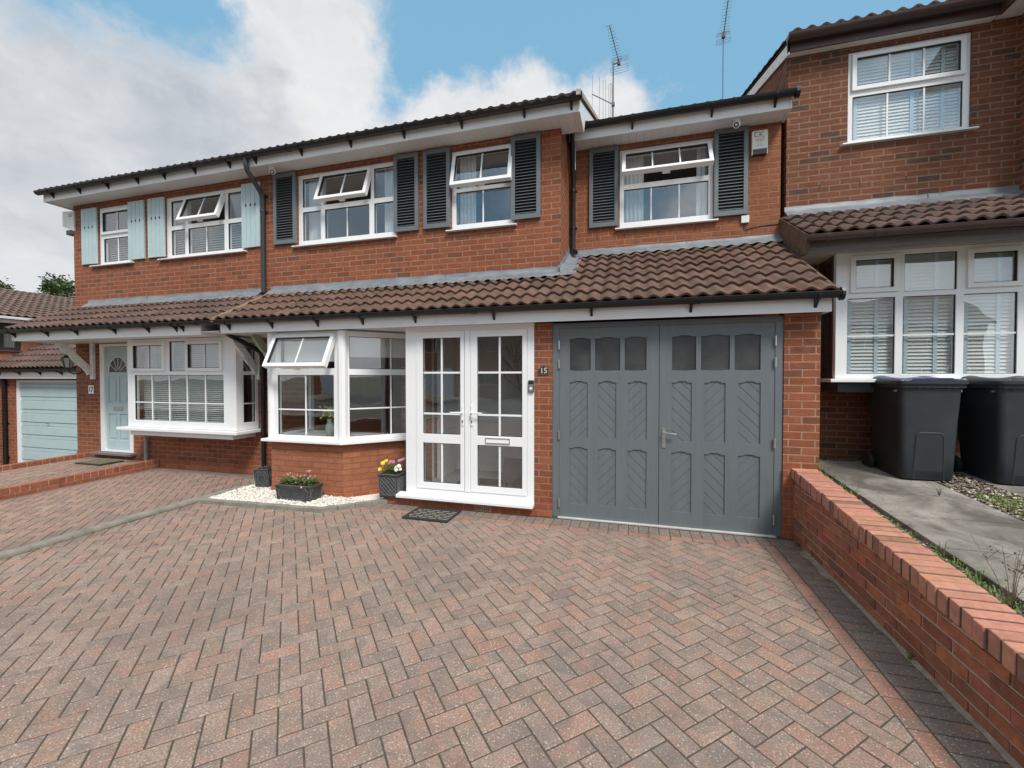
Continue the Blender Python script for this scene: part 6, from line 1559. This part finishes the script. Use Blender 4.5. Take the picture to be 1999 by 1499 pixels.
# fallen leaves
random.seed(9); M['dryleaf'] = plain('dry_leaf', (.22, .12, .05), .8, .3, 30, tint=True)
proto = None
for (x, y, lb) in ((-4.78, 3.0, 'small brown leaf on the paving nearest the rounded kerb'), (-4.3, 2.9, 'small brown leaf farther from the kerb on the left of the drive'), (-4.62, 3.62, 'tiny dark leaf just in front of the gravel edging blocks'),
                 (1.05, 3.9, 'small brown leaf before the right leaf of the garage door'), (.72, 3.35, 'brown leaf lying alone farther out from the garage door'), (1.2, 3.3, 'small leaf lying on the red border row of the paving'), (1.42, 4.05, 'small leaf at the foot of the retaining wall near the pier')):
    if proto is None:
        mb = MB(); vs = []; n = 8
        for i in range(n + 1):
            s = i / n; wd = .011 * math.sin(math.pi * min(1, s * 1.02)) ** .8; zz = .006 * math.sin(s * 3); vs += [(s * .045 - .022, -wd, .004 + zz), (s * .045 - .022, 0, zz + .0015), (s * .045 - .022, wd, .005 + zz)]
        fs = [(i * 3 + k, i * 3 + 3 + k, i * 3 + 4 + k, i * 3 + 1 + k) for i in range(n) for k in (0, 1)]; mb.add(vs, fs); proto = link('fallen_leaf', mb, 'dryleaf', smooth=True); o = proto
    else: o = proto.copy(); COL.objects.link(o)
    o.location = (x, y, .004); o.rotation_euler = (0, 0, random.uniform(0, 6.28)); o.scale = (random.uniform(.6, 1),) * 3
    tag(o, lb, 'leaf', 'fallen leaves on the drive')
# porch chair and vase of twigs seen through the glass
t = thing('armchair', 'grey upholstered chair seen through the lower right porch glass', 'chair', (-1.32, 5.2, .155)); mb = MB()
mb.hexa([(-1.52, 4.95, .30), (-1.14, 4.95, .30), (-1.14, 5.35, .30), (-1.52, 5.35, .30), (-1.52, 4.95, .40), (-1.14, 4.95, .40), (-1.14, 5.35, .40), (-1.52, 5.35, .40)]); link('seat', mb, 'cushion', t, bevel=.03)
mb = MB(); mb.hexa([(-1.52, 4.90, .28), (-1.13, 4.90, .28), (-1.13, 4.96, .28), (-1.52, 4.96, .28), (-1.49, 4.86, .60), (-1.14, 4.86, .60), (-1.14, 4.91, .60), (-1.49, 4.91, .60)]); link('backrest', mb, 'cushion', t, bevel=.024)
for x in (-1.48, -1.18):
    for y in (4.97, 5.32): link('leg', MB().tube([(x, y, .155), (x, y, .31)], .014, 8), 'black', t)
link_mat = thing('door_mat', 'dark mat on the pale porch floor behind the glass doors', 'door mat', (-1.95, 5.3, .156)); link('mat_base', MB().box(-2.25, -1.65, 5.1, 5.55, .156, .168), 'rubber', link_mat)
t = thing('blossom_branch', 'white blossom twigs seen through the right-hand porch door', 'plant', (-1.28, 5.3, .9)); mb, pm = MB(), MB(); random.seed(3)
def twig(p, d, ln, dep):
    q = p + d * ln; mb.tube([p, q], .003 if dep else .005, 5)
    for _ in range(3 if dep else 0):
        c = p.lerp(q, random.random()); s = .016
        for k in range(5): a = V((random.uniform(-1, 1), random.uniform(-1, 1), random.uniform(-1, 1))).normalized(); b = a.orthogonal() * s * .6; pm.add([c, c + a * s * .5 + b * .5, c + a * s, c + a * s * .5 - b * .5], [(0, 1, 2, 3)], 0, (.8, .78, .76))
    if dep < 3:
        for _ in range(3): twig(q, (d + V((random.uniform(-.7, .7), random.uniform(-.7, .7), random.uniform(-.3, .5)))).normalized(), ln * .7, dep + 1)
twig(V((-1.2, 5.3, .16)), V((-.02, 0, 1)), .75, 0); link('stem', mb, 'drystem', t); link('petal', pm, 'petal', t)
# yellow flowers and vase on the bay sill
t = thing('vase_of_flowers', 'yellow flowers in a clear vase behind the front light of the bay', 'vase', (-4.08, 4.92, .76))
mb = MB(); mb.lathe((-4.02, 4.95, .761), (0, 0, 1), [(.03, 0), (.055, .06), (.06, .12), (.03, .2), (.035, .24)], 18); link('vase', mb, 'glassy', t, smooth=True)
hd = [(random.uniform(-.09, .07), random.uniform(-.04, .04), random.uniform(.24, .40), (.7, .68, .08), .022) for _ in range(22)]
lm, pm = MB(), MB()
for hx, hy, hz, c, s in hd:
    c0 = V((-4.04 + hx * 1.3, 4.95 + hy, .761 + hz)); lm.tube([(-4.02, 4.95, .95), c0], .002, 4)
    for k in range(8): a = V((random.uniform(-1, 1), random.uniform(-1, 1), random.uniform(-1, 1))).normalized(); b = a.orthogonal() * s * .5; pm.add([c0, c0 + a * s * .5 + b, c0 + a * s, c0 + a * s * .5 - b], [(0, 1, 2, 3)], 0, c)
link('stem', lm, 'leaf', t); link('petal', pm, 'petal', t)

# trees beyond the far-left roof
def tree(loc, h, cr, label, n, seed, lean=0):
    random.seed(seed); t = thing('tree', label, 'tree', loc, 'trees beyond the far-left roof'); L = V(loc); mb = MB(); mb.tube([L, L + V((.1, 0, h * .35)), L + V((.2 + lean, 0, h * .62)), L + V((.1 + lean, 0, h * .92))], [.24, .18, .12, .03], 10)
    cl = []
    for k in range(16):
        a = random.uniform(0, 6.28); r_ = random.uniform(.35, 1) * cr; z = h * random.uniform(.45, .93); e_ = L + V((math.cos(a) * r_, math.sin(a) * r_, z)); st = L + V((.15, 0, z * .72)); mb.tube([st, st.lerp(e_, .5) + V((0, 0, .2)), e_], [.07, .04, .015], 6); cl.append((e_, random.uniform(.45, .9)))
        for q in range(3): cl.append((e_ + V((random.uniform(-.8, .8), random.uniform(-.8, .8), random.uniform(-.5, .8))), random.uniform(.25, .55)))
    link('trunk', mb, 'trunk', t, smooth=True); lm = MB()
    for _ in range(n):
        c, r_ = random.choice(cl); d = V((random.gauss(0, 1), random.gauss(0, 1), random.gauss(0, .7))); d = d.normalized() * r_ * random.random() ** .45; p = c + d; s = random.uniform(.05, .11); a = V((random.uniform(-1, 1), random.uniform(-1, 1), random.uniform(-.6, .6))).normalized(); b = a.orthogonal().normalized() * s * .5
        lm.add([p, p + a * s + b, p + a * s * 2, p + a * s - b], [(0, 1, 2, 3)], 0, (random.random(),) * 3)
    link('crown', lm, 'treeleaf', t)
tree((-28.0, 16, -.6), 7.6, 2.3, 'leafy tree rising behind the far-left roof next to number 17', 15000, 4)
tree((-38.5, 16.5, -.6), 8.2, 2.2, 'tree just showing at the left edge above the distant roof', 9000, 8)

tree((-8.0, -17.5, 0), 6.5, 2.6, 'dark leafy tree mirrored in the right-hand porch door glass', 9000, 14)
tree((9.5, -16.5, 0), 5.5, 2.2, 'leafy tree across the street mirrored in the lower right-hand windows', 7000, 15)
# houses and hedge across the street, seen as reflections in the window glass
def far_house(x, label, gar):
    t = thing('brick_house', label, 'house', (x, -20, 0)); f = Fr((x, -20, 0), (-1, 0, 0), (0, 0, 1), (0, 1, 0)); mb = MB()
    holed_wall(mb, f, -4, 4, 0, 4.9, [(-3, -1.2, 3.3, 4.5), (1, 2.8, 3.3, 4.5), (-3.2, -.8, .9, 2.2)], .3); mb.box(x - 4, x + 4, -27, -20.31, 0, 4.9); link('wall', mb, 'brick_far', t)
    for a0, a1, b0, b1 in ((-3, -1.2, 3.3, 4.5), (1, 2.8, 3.3, 4.5), (-3.2, -.8, .9, 2.2)):
        m = (a0 + a1) / 2; wd = MB(); wd.plate(f, rect(a0, a1, b0, b1), [rect(a0 + .07, m - .04, b0 + .07, b1 - .07), rect(m + .04, a1 - .07, b0 + .07, b1 - .07)], -.08, -.02); w_ = link('window', wd, 'upvc', t); link('pane', MB().fbox(f, a0 + .05, a1 - .05, b0 + .05, b1 - .05, -.06, -.05), 'slate', w_)
    g_ = MB(); g_.fbox(f, .4, 2.9, .02, 2.1, .01, .05); link('garage_door', g_, 'upvc', t)
    r_ = MB(); r_.add([(x - 4.3, -19.6, 4.8), (x + 4.3, -19.6, 4.8), (x + 4.3, -23.5, 7.0), (x - 4.3, -23.5, 7.0), (x + 4.3, -27.4, 4.8), (x - 4.3, -27.4, 4.8)], [(0, 1, 2, 3), (3, 2, 4, 5), (0, 3, 5), (1, 4, 2)]); link('roof', r_, 'tile_far', t)
    g2 = MB(); g2.box(x - 4.3, x + 4.3, -19.62, -19.58, 4.65, 4.85); link('fascia', g2, 'fascia', t)
for i, x in enumerate((-22, -12.5, -3, 6.5, 16)):
    far_house(x, ['opposite house mirrored in the far left bay glass', 'opposite house with white garage door mirrored in the box bay glass', 'opposite house mirrored in the brick bay glass', 'opposite house mirrored in the porch door glass', 'opposite house mirrored in the right-hand bay glass'][i], True)
